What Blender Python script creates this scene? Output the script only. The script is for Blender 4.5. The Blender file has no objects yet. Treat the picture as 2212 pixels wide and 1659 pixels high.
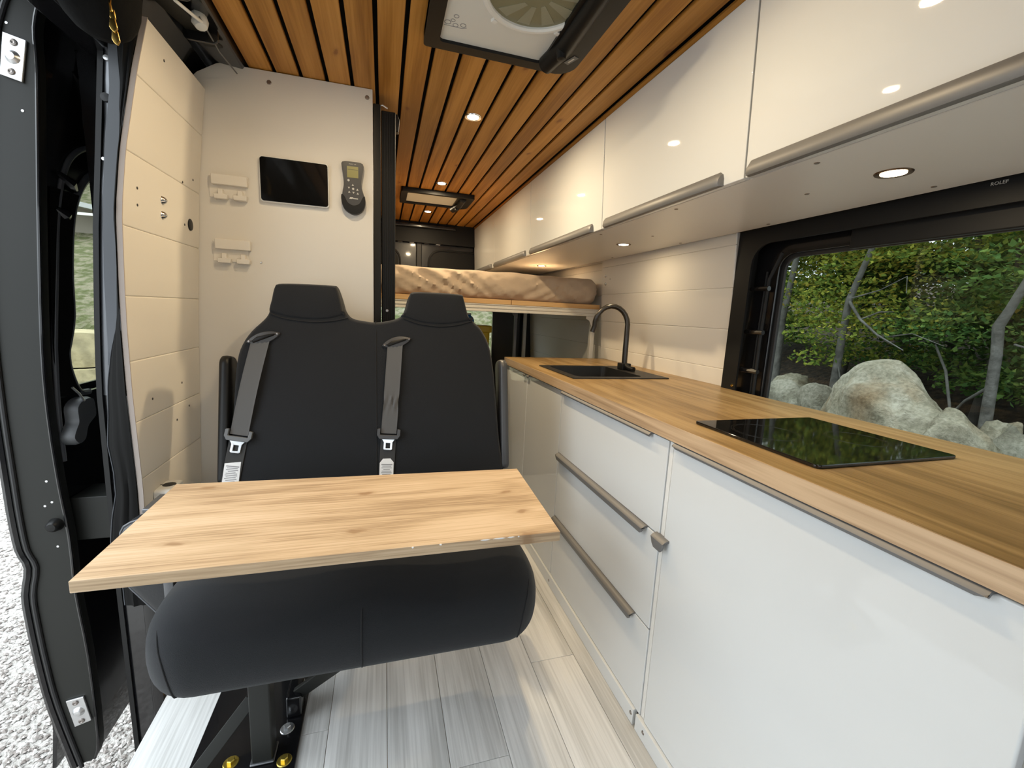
import bpy, bmesh, math, random
from mathutils import Vector, Matrix, noise

random.seed(7)
SC = bpy.context.scene
COL = SC.collection

# ------------------------------------------------------------------ camera, world, exposure
cam_d = bpy.data.cameras.new('camera')
cam_d.sensor_fit = 'HORIZONTAL'
cam_d.sensor_width = 36.0
cam_d.lens = 935.0 / 2212.0 * 36.0
cam_d.clip_start = 0.02
cam_d.clip_end = 200
cam = bpy.data.objects.new('camera', cam_d)
COL.objects.link(cam)
yaw, pitch, roll = 0.29389613, -0.1620865, 0.04742149
fw = Vector((math.sin(yaw) * math.cos(pitch), math.cos(yaw) * math.cos(pitch), math.sin(pitch)))
rt = fw.cross(Vector((0, 0, 1))).normalized()
up = rt.cross(fw)
rt2 = math.cos(roll) * rt + math.sin(roll) * up
up2 = -math.sin(roll) * rt + math.cos(roll) * up
m = Matrix((rt2, up2, -fw)).transposed().to_4x4()
m.translation = (0, 0, 1.165)
cam.matrix_world = m
SC.camera = cam

SC.view_settings.view_transform = 'Standard'
SC.view_settings.look = 'None'
SC.view_settings.gamma = 1.0
SC.view_settings.use_curve_mapping = False
SC.view_settings.exposure = 0.0

W = bpy.data.worlds.new('overcast_sky')
SC.world = W
W.use_nodes = True
bg = W.node_tree.nodes['Background']
bg.inputs[0].default_value = (0.86, 0.94, 1.0, 1)
# standard overcast sky: luminance (1 + 2 sin(elevation)) / 3
_N, _L = W.node_tree.nodes, W.node_tree.links
_tc = _N.new('ShaderNodeTexCoord'); _sp = _N.new('ShaderNodeSeparateXYZ')
_L.new(_tc.outputs['Generated'], _sp.inputs[0])
_mx = _N.new('ShaderNodeMath'); _mx.operation = 'MAXIMUM'; _mx.inputs[1].default_value = 0.0
_L.new(_sp.outputs['Z'], _mx.inputs[0])
_ma = _N.new('ShaderNodeMath'); _ma.operation = 'MULTIPLY_ADD'
SKY = 7.3
_ma.inputs[1].default_value = SKY * 2 / 3
_ma.inputs[2].default_value = SKY / 3
_L.new(_mx.outputs[0], _ma.inputs[0]); _L.new(_ma.outputs[0], bg.inputs[1])

# ------------------------------------------------------------------ helpers
WL = {}          # world location of every object's origin


def setprops(o, label=None, cat=None, group=None, kind=None):
    if label: o['label'] = label
    if cat: o['category'] = cat
    if group: o['group'] = group
    if kind: o['kind'] = kind
    return o


def thing(name, loc, label=None, cat=None, group=None, kind=None):
    o = bpy.data.objects.new(name, None)
    o.empty_display_size = 0.05
    COL.objects.link(o)
    o.location = loc
    WL[o] = Vector(loc)
    return setprops(o, label, cat, group, kind)


class MB:
    """collects geometry in world coordinates; build() links ONE mesh object"""

    def __init__(self):
        self.bm = bmesh.new()

    def v(self, *p):
        return self.bm.verts.new(p if len(p) == 3 else p[0])

    def f(self, vs):
        try:
            return self.bm.faces.new(vs)
        except ValueError:
            return None

    def box(self, x0, x1, y0, y1, z0, z1):
        vs = [self.v(x, y, z) for z in (z0, z1) for y in (y0, y1) for x in (x0, x1)]
        for q in ((0, 2, 3, 1), (4, 5, 7, 6), (0, 1, 5, 4), (2, 6, 7, 3), (0, 4, 6, 2), (1, 3, 7, 5)):
            self.f([vs[i] for i in q])
        return self

    def obox(self, c, ax, ay, az):
        """oriented box: centre and three half-axis vectors"""
        c, ax, ay, az = Vector(c), Vector(ax), Vector(ay), Vector(az)
        vs = [self.v(c + ax * sx + ay * sy + az * sz) for sz in (-1, 1) for sy in (-1, 1) for sx in (-1, 1)]
        for q in ((0, 2, 3, 1), (4, 5, 7, 6), (0, 1, 5, 4), (2, 6, 7, 3), (0, 4, 6, 2), (1, 3, 7, 5)):
            self.f([vs[i] for i in q])
        return self

    def bar(self, p0, p1, w, h, upv=(0, 0, 1)):
        p0, p1 = Vector(p0), Vector(p1)
        d = (p1 - p0)
        s = d.cross(Vector(upv)).normalized()
        u = s.cross(d).normalized()
        return self.obox((p0 + p1) / 2, d / 2, s * w / 2, u * h / 2)

    def loft(self, rings, closed=True, cap=True):
        R = [[self.v(p) for p in r] for r in rings]
        n = len(R[0])
        for a, b in zip(R, R[1:]):
            for i in range(n if closed else n - 1):
                j = (i + 1) % n
                self.f([a[i], a[j], b[j], b[i]])
        if cap and closed:
            for ring in (R[0], R[-1]):
                if n <= 40:
                    self.f(ring)
                else:                       # concave outlines: fill with triangles
                    es = [self.bm.edges.get((ring[i], ring[(i + 1) % n])) for i in range(n)]
                    if all(es):
                        bmesh.ops.triangle_fill(self.bm, use_beauty=True, use_dissolve=False, edges=es)
        return self

    def tube(self, pts, r, n=8, cap=True):
        pts = [Vector(p) for p in pts]
        rs = r if isinstance(r, (list, tuple)) else [r] * len(pts)
        rings = []
        ref = None
        for i, p in enumerate(pts):
            d = (pts[min(i + 1, len(pts) - 1)] - pts[max(i - 1, 0)]).normalized()
            if ref is None:
                ref = d.orthogonal().normalized()
            ref = (ref - d * ref.dot(d)).normalized()
            s = d.cross(ref)
            rings.append([p + (ref * math.cos(a) + s * math.sin(a)) * rs[i]
                          for a in [2 * math.pi * k / n for k in range(n)]])
        return self.loft(rings, True, cap)

    def cyl(self, p0, p1, r, n=16, r1=None):
        return self.tube([p0, p1], [r, r if r1 is None else r1], n)

    def lathe(self, c, axis, prof, n=24):
        """prof: list of (radius, height along axis)"""
        a = Vector(axis).normalized()
        e = a.orthogonal().normalized()
        s = a.cross(e)
        c = Vector(c)
        rings = [[c + a * h + (e * math.cos(t) + s * math.sin(t)) * max(r, 1e-5)
                  for t in [2 * math.pi * k / n for k in range(n)]] for r, h in prof]
        return self.loft(rings, True, True)

    def prism(self, poly, fn, a, b):
        """poly of 2D points, fn(u,v,w)->world; extruded w=a..b"""
        return self.loft([[fn(u, v, a) for u, v in poly], [fn(u, v, b) for u, v in poly]])

    def holed(self, loops, fn, a, b):
        """flat plate with holes: loops[0] outer, others inner"""
        bm = bmesh.new()
        es = []
        for lp in loops:
            vs = [bm.verts.new((u, v, 0)) for u, v in lp]
            for i in range(len(vs)):
                es.append(bm.edges.new((vs[i], vs[(i + 1) % len(vs)])))
        bmesh.ops.triangle_fill(bm, use_beauty=True, use_dissolve=False, edges=es, normal=(0, 0, 1))
        bm.verts.index_update()
        tris = [[v.index for v in f.verts] for f in bm.faces]
        co = [v.co.copy() for v in bm.verts]
        bm.free()
        A = [self.v(fn(c.x, c.y, a)) for c in co]
        B = [self.v(fn(c.x, c.y, b)) for c in co]
        for t in tris:
            self.f([A[i] for i in t][::-1])
            self.f([B[i] for i in t])
        k = 0
        for lp in loops:
            n = len(lp)
            for i in range(n):
                j = (i + 1) % n
                self.f([A[k + i], A[k + j], B[k + j], B[k + i]])
            k += n
        return self

    def build(self, name, mat, parent=None, bevel=0.0, seg=2, smooth=None, origin=None, label=None, kind=None,
              angle=35):
        bm = self.bm
        bmesh.ops.remove_doubles(bm, verts=bm.verts, dist=1e-6)
        bmesh.ops.recalc_face_normals(bm, faces=bm.faces)
        if bevel:
            bm.normal_update()
            es = [e for e in bm.edges if len(e.link_faces) == 2 and e.calc_face_angle(0) > math.radians(30)]
            bmesh.ops.bevel(bm, geom=es, offset=bevel, segments=seg, profile=0.5, affect='EDGES', clamp_overlap=True)
        me = bpy.data.meshes.new(name)
        if parent is not None:
            org = WL[parent]
        elif origin is not None:
            org = Vector(origin)
        else:
            xs = [v.co for v in bm.verts]
            org = Vector(((min(c.x for c in xs) + max(c.x for c in xs)) / 2,
                          (min(c.y for c in xs) + max(c.y for c in xs)) / 2, min(c.z for c in xs)))
        bmesh.ops.translate(bm, verts=bm.verts, vec=-org)
        bm.to_mesh(me)
        bm.free()
        if smooth is None:
            smooth = bool(bevel)
        if smooth:
            me.polygons.foreach_set('use_smooth', [True] * len(me.polygons))
            me.set_sharp_from_angle(angle=math.radians(angle))
        if bevel and smooth:
            acc = [Vector((0, 0, 0)) for _ in me.vertices]
            for pg in me.polygons:
                wv = pg.normal * pg.area
                for vi in pg.vertices:
                    acc[vi] += wv
            me.normals_split_custom_set_from_vertices([(a.normalized() if a.length > 0 else Vector((0, 0, 1))) for a in acc])
        me.materials.append(mat)
        o = bpy.data.objects.new(name, me)
        COL.objects.link(o)
        if parent is not None:
            o.parent = parent
        else:
            o.location = org
        WL[o] = org
        return setprops(o, label, None, None, kind)


def inst(src, parent, loc, rot=None, scale=None, name=None):
    """a copy that shares mesh data; loc in world coordinates"""
    c = src.copy()
    if name: c.name = name
    COL.objects.link(c)
    c.parent = parent
    c.location = Vector(loc) - (WL[parent] if parent is not None else Vector((0, 0, 0)))
    if rot: c.rotation_euler = rot
    if scale: c.scale = scale
    WL[c] = Vector(loc)
    return c


def proto(mb, name, mat, bevel=0, seg=2, smooth=None):
    """mesh data only, geometry about the origin"""
    o = mb.build(name, mat, None, bevel, seg, smooth, origin=(0, 0, 0))
    me = o.data
    bpy.data.objects.remove(o)
    return me


def place(me, name, parent, loc, rot=None, label=None, scale=None):
    o = bpy.data.objects.new(name, me)
    COL.objects.link(o)
    if parent is not None:
        o.parent = parent
        o.location = Vector(loc) - WL[parent]
    else:
        o.location = loc
    if rot: o.rotation_euler = rot
    if scale: o.scale = scale
    WL[o] = Vector(loc)
    if label: o['label'] = label
    return o


def rrect(u0, u1, v0, v1, r, n=6):
    r4 = r if isinstance(r, (list, tuple)) else [r] * 4      # corners: (u1,v0) (u1,v1) (u0,v1) (u0,v0)
    out = []
    for (cu, cv, a0, rr) in ((u1, v0, -90, r4[0]), (u1, v1, 0, r4[1]), (u0, v1, 90, r4[2]), (u0, v0, 180, r4[3])):
        su = -1 if cu == u1 else 1
        sv = -1 if cv == v1 else 1
        for k in range(n + 1):
            a = math.radians(a0 + 90 * k / n)
            out.append((cu + su * rr + rr * math.cos(a), cv + sv * rr + rr * math.sin(a)))
    return out


def smoothloop(pts, k=4, closed=True):
    n = len(pts)
    out = []
    rng = range(n) if closed else range(n - 1)
    for i in rng:
        if closed:
            p = [pts[(i + j) % n] for j in (-1, 0, 1, 2)]
        else:
            p = [pts[min(max(i + j, 0), n - 1)] for j in (-1, 0, 1, 2)]
        for s in range(k):
            t = s / k
            out.append(tuple(0.5 * (2 * p[1][d] + (p[2][d] - p[0][d]) * t +
                                    (2 * p[0][d] - 5 * p[1][d] + 4 * p[2][d] - p[3][d]) * t * t +
                                    (-p[0][d] + 3 * p[1][d] - 3 * p[2][d] + p[3][d]) * t ** 3)
                             for d in range(len(pts[0]))))
    if not closed:
        out.append(tuple(pts[-1]))
    return out


def inset(poly, d):
    n = len(poly)
    area = sum(poly[i][0] * poly[(i + 1) % n][1] - poly[(i + 1) % n][0] * poly[i][1] for i in range(n))
    sg = 1 if area > 0 else -1
    out = []
    for i in range(n):
        a, b, c = Vector(poly[i - 1]), Vector(poly[i]), Vector(poly[(i + 1) % n])
        t = (c - a).normalized()
        nrm = Vector((-t.y, t.x)) * sg
        out.append((b.x + nrm.x * d, b.y + nrm.y * d))
    return out


def interp(tab, x):
    for (x0, y0), (x1, y1) in zip(tab, tab[1:]):
        if x <= x1:
            t = (x - x0) / (x1 - x0)
            return y0 + (y1 - y0) * max(0.0, t)
    return tab[-1][1]


PY = lambda y_: (lambda u, v, w: (u, w, v))       # plates in the XZ plane, extruded along Y
XZ = lambda u, v, w: (u, w, v)
YZ = lambda u, v, w: (w, u, v)
XY = lambda u, v, w: (u, v, w)


def text_mesh(s, size, extrude, mat, parent, mtx, name='lettering'):
    cu = bpy.data.curves.new(name, 'FONT')
    cu.body = s
    cu.size = size
    cu.extrude = extrude
    cu.resolution_u = 2
    cu.align_x = 'CENTER'
    cu.align_y = 'CENTER'
    o = bpy.data.objects.new(name + '_tmp', cu)
    COL.objects.link(o)
    bpy.context.view_layer.update()
    dg = bpy.context.evaluated_depsgraph_get()
    me = bpy.data.meshes.new_from_object(o.evaluated_get(dg))
    bpy.data.objects.remove(o)
    me.transform(mtx)
    me.transform(Matrix.Translation(-WL[parent]))
    me.materials.clear()
    me.materials.append(mat)
    t = bpy.data.objects.new(name, me)
    COL.objects.link(t)
    t.parent = parent
    WL[t] = WL[parent]
    return t


# ------------------------------------------------------------------ materials
def nodes(mat):
    mat.use_nodes = True
    return mat.node_tree, mat.node_tree.nodes['Principled BSDF']


def mat(name, col, rough=0.5, metal=0.0, spec=0.5, coat=0.0, sheen=0.0, bump=None, emit=None, var=None, coat_rough=0.05):
    m = bpy.data.materials.new(name)
    nt, b = nodes(m)
    b.inputs['Base Color'].default_value = (*col, 1)
    b.inputs['Roughness'].default_value = rough
    b.inputs['Metallic'].default_value = metal
    b.inputs['Specular IOR Level'].default_value = spec
    if coat:
        b.inputs['Coat Weight'].default_value = coat
        b.inputs['Coat Roughness'].default_value = coat_rough
    if sheen:
        b.inputs['Sheen Weight'].default_value = sheen
        b.inputs['Sheen Roughness'].default_value = 0.5
    if emit:
        b.inputs['Emission Color'].default_value = (*emit[0], 1)
        b.inputs['Emission Strength'].default_value = emit[1]
    N, L = nt.nodes, nt.links
    if bump or var:
        tc = N.new('ShaderNodeTexCoord')
    if bump:                                        # (scale, strength, distance)
        t = N.new('ShaderNodeTexNoise')
        t.inputs['Scale'].default_value = bump[0]
        t.inputs['Detail'].default_value = 3
        L.new(tc.outputs['Object'], t.inputs['Vector'])
        bn = N.new('ShaderNodeBump')
        bn.inputs['Strength'].default_value = bump[1]
        bn.inputs['Distance'].default_value = bump[2]
        L.new(t.outputs['Fac'], bn.inputs['Height'])
        L.new(bn.outputs['Normal'], b.inputs['Normal'])
    if var:                                         # (scale, second colour, lo, hi)
        t = N.new('ShaderNodeTexNoise')
        t.inputs['Scale'].default_value = var[0]
        t.inputs['Detail'].default_value = 4
        L.new(tc.outputs['Object'], t.inputs['Vector'])
        r = N.new('ShaderNodeValToRGB')
        r.color_ramp.elements[0].color = (*col, 1)
        r.color_ramp.elements[1].color = (*var[1], 1)
        r.color_ramp.elements[0].position = var[2]
        r.color_ramp.elements[1].position = var[3]
        L.new(t.outputs['Fac'], r.inputs['Fac'])
        L.new(r.outputs['Color'], b.inputs['Base Color'])
    return m


def wood(name, axis, dark, mid, light, rough=0.45, ring=7.0, across=5.0, along=0.55, fibre=110.0, knots=0.0, rnd=True,
         spec=0.4, fib_amt=0.45, tint=0.12, knot_col=(0.08, 0.03, 0.012)):
    m = bpy.data.materials.new(name)
    nt, b = nodes(m)
    N, L = nt.nodes, nt.links
    tc = N.new('ShaderNodeTexCoord')
    src = tc.outputs['Object']
    oi = N.new('ShaderNodeObjectInfo')
    if rnd:
        mul = N.new('ShaderNodeMath'); mul.operation = 'MULTIPLY'; mul.inputs[1].default_value = 37.0
        L.new(oi.outputs['Random'], mul.inputs[0])
        add = N.new('ShaderNodeVectorMath'); add.operation = 'ADD'
        L.new(src, add.inputs[0]); L.new(mul.outputs[0], add.inputs[1])
        src = add.outputs[0]
    sc = [across, across, across]; sc[axis] = along
    mp = N.new('ShaderNodeMapping'); mp.inputs['Scale'].default_value = sc
    L.new(src, mp.inputs['Vector'])
    n1 = N.new('ShaderNodeTexNoise'); n1.inputs['Scale'].default_value = 1.0
    n1.inputs['Detail'].default_value = 2.0; n1.inputs['Distortion'].default_value = 0.35
    L.new(mp.outputs[0], n1.inputs['Vector'])
    k = N.new('ShaderNodeMath'); k.operation = 'MULTIPLY'; k.inputs[1].default_value = ring * 6.283
    L.new(n1.outputs['Fac'], k.inputs[0])
    s = N.new('ShaderNodeMath'); s.operation = 'SINE'; L.new(k.outputs[0], s.inputs[0])
    h = N.new('ShaderNodeMath'); h.operation = 'MULTIPLY_ADD'; h.inputs[1].default_value = 0.22; h.inputs[2].default_value = 0.5
    L.new(s.outputs[0], h.inputs[0])
    sc2 = [fibre, fibre, fibre]; sc2[axis] = fibre / 40
    mp2 = N.new('ShaderNodeMapping'); mp2.inputs['Scale'].default_value = sc2
    L.new(src, mp2.inputs['Vector'])
    n2 = N.new('ShaderNodeTexNoise'); n2.inputs['Scale'].default_value = 1.0; n2.inputs['Detail'].default_value = 3.0
    L.new(mp2.outputs[0], n2.inputs['Vector'])
    mx = N.new('ShaderNodeMix'); mx.inputs['Factor'].default_value = fib_amt
    L.new(h.outputs[0], mx.inputs[2]); L.new(n2.outputs['Fac'], mx.inputs[3])
    sc3 = [across * .5] * 3; sc3[axis] = along * .8
    mp3 = N.new('ShaderNodeMapping'); mp3.inputs['Scale'].default_value = sc3
    L.new(src, mp3.inputs['Vector'])
    n3 = N.new('ShaderNodeTexNoise'); n3.inputs['Scale'].default_value = 2.3; n3.inputs['Detail'].default_value = 3
    L.new(mp3.outputs[0], n3.inputs['Vector'])
    ad = N.new('ShaderNodeMath'); ad.operation = 'MULTIPLY_ADD'; ad.inputs[1].default_value = 0.7
    sub = N.new('ShaderNodeMath'); sub.operation = 'SUBTRACT'; sub.inputs[1].default_value = 0.5
    L.new(n3.outputs['Fac'], sub.inputs[0]); L.new(sub.outputs[0], ad.inputs[0]); L.new(mx.outputs[0], ad.inputs[2])
    r = N.new('ShaderNodeValToRGB')
    r.color_ramp.elements[0].position = 0.30; r.color_ramp.elements[0].color = (*dark, 1)
    r.color_ramp.elements[1].position = 0.68; r.color_ramp.elements[1].color = (*light, 1)
    e = r.color_ramp.elements.new(0.5); e.color = (*mid, 1)
    L.new(ad.outputs[0], r.inputs['Fac'])
    out = r.outputs['Color']
    if knots:
        sck = [1 / .075] * 3; sck[axis] = 1 / .17
        mpk = N.new('ShaderNodeMapping'); mpk.inputs['Scale'].default_value = sck
        wn = N.new('ShaderNodeTexNoise'); wn.inputs['Scale'].default_value = 22.0
        L.new(src, wn.inputs['Vector'])
        wa = N.new('ShaderNodeVectorMath'); wa.operation = 'MULTIPLY_ADD'; wa.inputs[1].default_value = (.03, .03, .03)
        L.new(wn.outputs['Color'], wa.inputs[0]); L.new(src, wa.inputs[2])
        L.new(wa.outputs[0], mpk.inputs['Vector'])
        vo = N.new('ShaderNodeTexVoronoi'); vo.voronoi_dimensions = '2D'; vo.inputs['Scale'].default_value = 1.0
        L.new(mpk.outputs[0], vo.inputs['Vector'])
        # only some cells carry a knot
        sp = N.new('ShaderNodeSeparateColor'); L.new(vo.outputs['Color'], sp.inputs[0])
        th = N.new('ShaderNodeMath'); th.operation = 'LESS_THAN'; th.inputs[1].default_value = knots
        L.new(sp.outputs[0], th.inputs[0])
        kr = N.new('ShaderNodeValToRGB')
        kr.color_ramp.elements[0].position = 0.0; kr.color_ramp.elements[0].color = (.75, .75, .75, 1)
        kr.color_ramp.elements[1].position = 0.20; kr.color_ramp.elements[1].color = (0, 0, 0, 1)
        e = kr.color_ramp.elements.new(0.06); e.color = (.7, .7, .7, 1)
        e = kr.color_ramp.elements.new(0.115); e.color = (.2, .2, .2, 1)
        L.new(vo.outputs['Distance'], kr.inputs['Fac'])
        mm = N.new('ShaderNodeMath'); mm.operation = 'MULTIPLY'
        L.new(kr.outputs['Color'], mm.inputs[0]); L.new(th.outputs[0], mm.inputs[1])
        mk = N.new('ShaderNodeMix'); mk.data_type = 'RGBA'
        mk.inputs[7].default_value = (*knot_col, 1)
        L.new(mm.outputs[0], mk.inputs['Factor']); L.new(out, mk.inputs[6])
        out = mk.outputs[2]
    if rnd and tint:
        hs = N.new('ShaderNodeHueSaturation')
        vv = N.new('ShaderNodeMath'); vv.operation = 'MULTIPLY_ADD'; vv.inputs[1].default_value = 2 * tint; vv.inputs[2].default_value = 1 - tint
        L.new(oi.outputs['Random'], vv.inputs[0]); L.new(vv.outputs[0], hs.inputs['Value'])
        L.new(out, hs.inputs['Color'])
        out = hs.outputs['Color']
    L.new(out, b.inputs['Base Color'])
    b.inputs['Roughness'].default_value = rough
    b.inputs['Specular IOR Level'].default_value = spec
    bn = N.new('ShaderNodeBump'); bn.inputs['Strength'].default_value = 0.12; bn.inputs['Distance'].default_value = 0.002
    L.new(n2.outputs['Fac'], bn.inputs['Height']); L.new(bn.outputs['Normal'], b.inputs['Normal'])
    return m


def glass_mat(name, tint, gloss=1.0):
    m = bpy.data.materials.new(name)
    m.use_nodes = True
    nt = m.node_tree
    N, L = nt.nodes, nt.links
    N.remove(N['Principled BSDF'])
    tr = N.new('ShaderNodeBsdfTransparent'); tr.inputs[0].default_value = (*tint, 1)
    gl = N.new('ShaderNodeBsdfGlossy'); gl.inputs['Roughness'].default_value = 0.0
    fr = N.new('ShaderNodeFresnel'); fr.inputs[0].default_value = 1.45
    ge = N.new('ShaderNodeNewGeometry')           # thin pane: the same reflectance from both faces
    io = N.new('ShaderNodeMix'); io.inputs[2].default_value = 1.45; io.inputs[3].default_value = 1 / 1.45
    L.new(ge.outputs['Backfacing'], io.inputs['Factor']); L.new(io.outputs[0], fr.inputs[0])
    ml = N.new('ShaderNodeMath'); ml.operation = 'MULTIPLY'; ml.inputs[1].default_value = gloss
    L.new(fr.outputs[0], ml.inputs[0])
    mx = N.new('ShaderNodeMixShader')
    L.new(ml.outputs[0], mx.inputs[0]); L.new(tr.outputs[0], mx.inputs[1]); L.new(gl.outputs[0], mx.inputs[2])
    L.new(mx.outputs[0], N['Material Output'].inputs[0])
    return m


def leaf_mat(name, cols):
    m = bpy.data.materials.new(name)
    m.use_nodes = True
    nt = m.node_tree
    N, L = nt.nodes, nt.links
    N.remove(N['Principled BSDF'])
    ge = N.new('ShaderNodeNewGeometry')
    tc = N.new('ShaderNodeTexCoord')
    n1 = N.new('ShaderNodeTexNoise'); n1.inputs['Scale'].default_value = 1.1
    L.new(tc.outputs['Object'], n1.inputs['Vector'])
    a = N.new('ShaderNodeMath'); a.operation = 'MULTIPLY_ADD'; a.inputs[1].default_value = 0.55
    s = N.new('ShaderNodeMath'); s.operation = 'SUBTRACT'; s.inputs[1].default_value = 0.28
    L.new(ge.outputs['Random Per Island'], a.inputs[0]); L.new(n1.outputs['Fac'], s.inputs[0]); L.new(s.outputs[0], a.inputs[2])
    r = N.new('ShaderNodeValToRGB')
    r.color_ramp.elements[0].position = 0.0; r.color_ramp.elements[0].color = (*cols[0], 1)
    r.color_ramp.elements[1].position = 0.98; r.color_ramp.elements[1].color = (*cols[-1], 1)
    for i, c in enumerate(cols[1:-1]):
        e = r.color_ramp.elements.new((i + 1) / (len(cols) - 1) * .9); e.color = (*c, 1)
    L.new(a.outputs[0], r.inputs['Fac'])
    d = N.new('ShaderNodeBsdfDiffuse'); t = N.new('ShaderNodeBsdfTranslucent')
    L.new(r.outputs[0], d.inputs[0]); L.new(r.outputs[0], t.inputs[0])
    mx = N.new('ShaderNodeMixShader'); mx.inputs[0].default_value = 0.4
    L.new(d.outputs[0], mx.inputs[1]); L.new(t.outputs[0], mx.inputs[2])
    L.new(mx.outputs[0], N['Material Output'].inputs[0])
    return m


M = {}
M['gloss_white'] = mat('gloss_white_lacquer', (0.70, 0.715, 0.715), 0.6, spec=0.0, coat=1.0, coat_rough=0.02)
M['satin_white'] = mat('satin_white_board', (0.78, 0.77, 0.74), 0.32)
M['paint'] = mat('white_wall_paint', (0.73, 0.695, 0.63), 0.55, bump=(260, .1, .001))
M['edge_white'] = mat('white_edge_band', (0.70, 0.68, 0.66), 0.5)
M['slat'] = wood('stained_pine', 1, (0.28, 0.115, 0.016), (0.41, 0.185, 0.032), (0.51, 0.245, 0.055), rough=0.5, ring=3.0, across=9, along=.5,
                 fibre=160, knots=.10, tint=.10, fib_amt=.5, spec=.3, knot_col=(.17, .05, .012))
M['oak_x'] = wood('oak_laminate_table', 0, (0.36, 0.245, 0.145), (0.55, 0.40, 0.25), (0.65, 0.49, 0.33), rough=.42, knots=.22, knot_col=(.27, .155, .075), ring=5.0, across=9,
                  along=1.3, fibre=240, rnd=False, fib_amt=.72)
M['oak_y_shaded'] = wood('oak_laminate_worktop_shaded', 1, (0.20, 0.122, 0.045), (0.315, 0.20, 0.083), (0.41, 0.275, 0.125), rough=.36, ring=5.0, across=7, knots=.10, knot_col=(.22, .12, .05),
                  along=.8, fibre=180, rnd=False, fib_amt=.6)  # worktop oak darkened: the shade away from the door is in its colour
M['floor'] = wood('grey_vinyl_plank', 1, (0.50, 0.495, 0.475), (0.66, 0.655, 0.635), (0.78, 0.775, 0.755), rough=.42, ring=3.5, across=7, along=.7,
                  fibre=150, tint=.014, fib_amt=.62)
M['ply'] = wood('plywood_edge', 0, (0.40, 0.22, 0.08), (0.55, 0.32, 0.13), (0.62, 0.40, 0.18), rough=.55, rnd=False)
M['black_void'] = mat('black_roof_lining', (0.004, 0.004, 0.004), 0.9, spec=.1)
M['felt'] = mat('black_felt', (0.006, 0.006, 0.006), 0.95, spec=.1, bump=(90, .4, .003))
M['black_metal'] = mat('black_body_paint', (0.006, 0.006, 0.007), 0.24, coat=.5)
M['black_matte'] = mat('black_matte_trim', (0.006, 0.006, 0.006), 0.55, spec=.3)
M['grey_metal'] = mat('dark_grey_body_paint', (0.013, 0.0135, 0.0115), 0.5, metal=0, spec=.35, bump=(30, .05, .002))
M['bare_metal'] = mat('grey_primer_metal', (0.17, 0.175, 0.185), 0.32, metal=.8, bump=(40, .12, .002))
M['zinc'] = mat('zinc_plate', (0.72, 0.73, 0.74), 0.32, metal=.9)
M['chrome'] = mat('chrome', (0.8, 0.8, 0.8), 0.12, metal=1)
M['steel_screw'] = mat('screw_steel', (0.30, 0.27, 0.25), 0.35, metal=.9)
M['brass'] = mat('brass_clip', (0.55, 0.36, 0.10), 0.22, metal=1)
M['yellow_zinc'] = mat('yellow_zinc_bolt', (0.62, 0.47, 0.10), 0.3, metal=.9)
M['rubber'] = mat('black_rubber', (0.015, 0.015, 0.016), 0.5)
M['grey_rubber'] = mat('grey_rubber_seal', (0.09, 0.095, 0.105), 0.38)
M['fabric'] = mat('black_seat_fabric', (0.018, 0.019, 0.0208), 0.95, sheen=.12, bump=(900, .5, .002), spec=.1,
                  var=(700, (0.016, 0.017, 0.019), .4, .7))
M['thread'] = mat('seam_thread', (0.010, 0.010, 0.011), 0.9)
M['webbing'] = mat('grey_webbing', (0.085, 0.084, 0.084), 0.75, sheen=.2)
M['webbing_dark'] = mat('dark_webbing', (0.03, 0.03, 0.03), 0.8, sheen=.2)
M['plastic_dk'] = mat('dark_grey_plastic', (0.045, 0.045, 0.047), 0.42, bump=(600, .2, .001))
M['plastic_bl'] = mat('black_plastic', (0.006, 0.006, 0.006), 0.42, spec=.3)
M['plastic_gr'] = mat('grey_plastic', (0.12, 0.125, 0.13), 0.42)
M['white_plastic'] = mat('white_plastic', (0.78, 0.78, 0.75), 0.4)
M['clear_white'] = mat('milky_white_plastic', (0.76, 0.72, 0.65), 0.3)
M['label'] = mat('white_cloth_label', (0.8, 0.8, 0.8), 0.7)
M['ink'] = mat('grey_print', (0.30, 0.30, 0.31), 0.7)
M['ink_lt'] = mat('light_print', (0.55, 0.54, 0.50), 0.6)
M['anod'] = mat('grey_anodised', (0.20, 0.197, 0.195), 0.5, metal=.35, spec=.4)
M['black_glass'] = mat('black_ceramic_glass', (0.006, 0.006, 0.006), 0.04, spec=.6)
M['screen'] = mat('black_screen', (0.006, 0.006, 0.006), 0.06)
M['ring_print'] = mat('hob_ring_print', (0.03, 0.03, 0.03), 0.2)
M['sink'] = mat('black_composite_sink', (0.010, 0.010, 0.010), 0.45, bump=(900, .2, .0006))
M['faucet'] = mat('gunmetal_black', (0.05, 0.045, 0.04), 0.28, metal=.7)
M['lcd'] = mat('lcd_olive', (0.26, 0.24, 0.08), 0.35)
M['sheet'] = mat('beige_bed_sheet', (0.50, 0.39, 0.285), 0.9, sheen=.15, bump=(38, .35, .004))
M['alu_white'] = mat('pale_painted_extrusion', (0.62, 0.59, 0.53), 0.42)
M['leather'] = mat('black_leatherette', (0.022, 0.023, 0.025), 0.38, bump=(250, .25, .002))
M['curtain'] = mat('black_blackout_cloth', (0.004, 0.0038, 0.0035), 0.9, spec=.2)
M['lining'] = mat('grey_curtain_lining', (0.05, 0.054, 0.062), 0.6)
M['yellow'] = mat('yellow_plastic', (0.75, 0.50, 0.02), 0.4)
M['blue'] = mat('blue_plastic', (0.05, 0.25, 0.65), 0.35)
M['led_warm'] = mat('warm_led_lens', (1, .9, .75), 0.4, emit=((1.0, 0.80, 0.52), 22.0))
M['bezel'] = mat('bronze_bezel', (0.16, 0.10, 0.06), 0.3, metal=.9)
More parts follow.
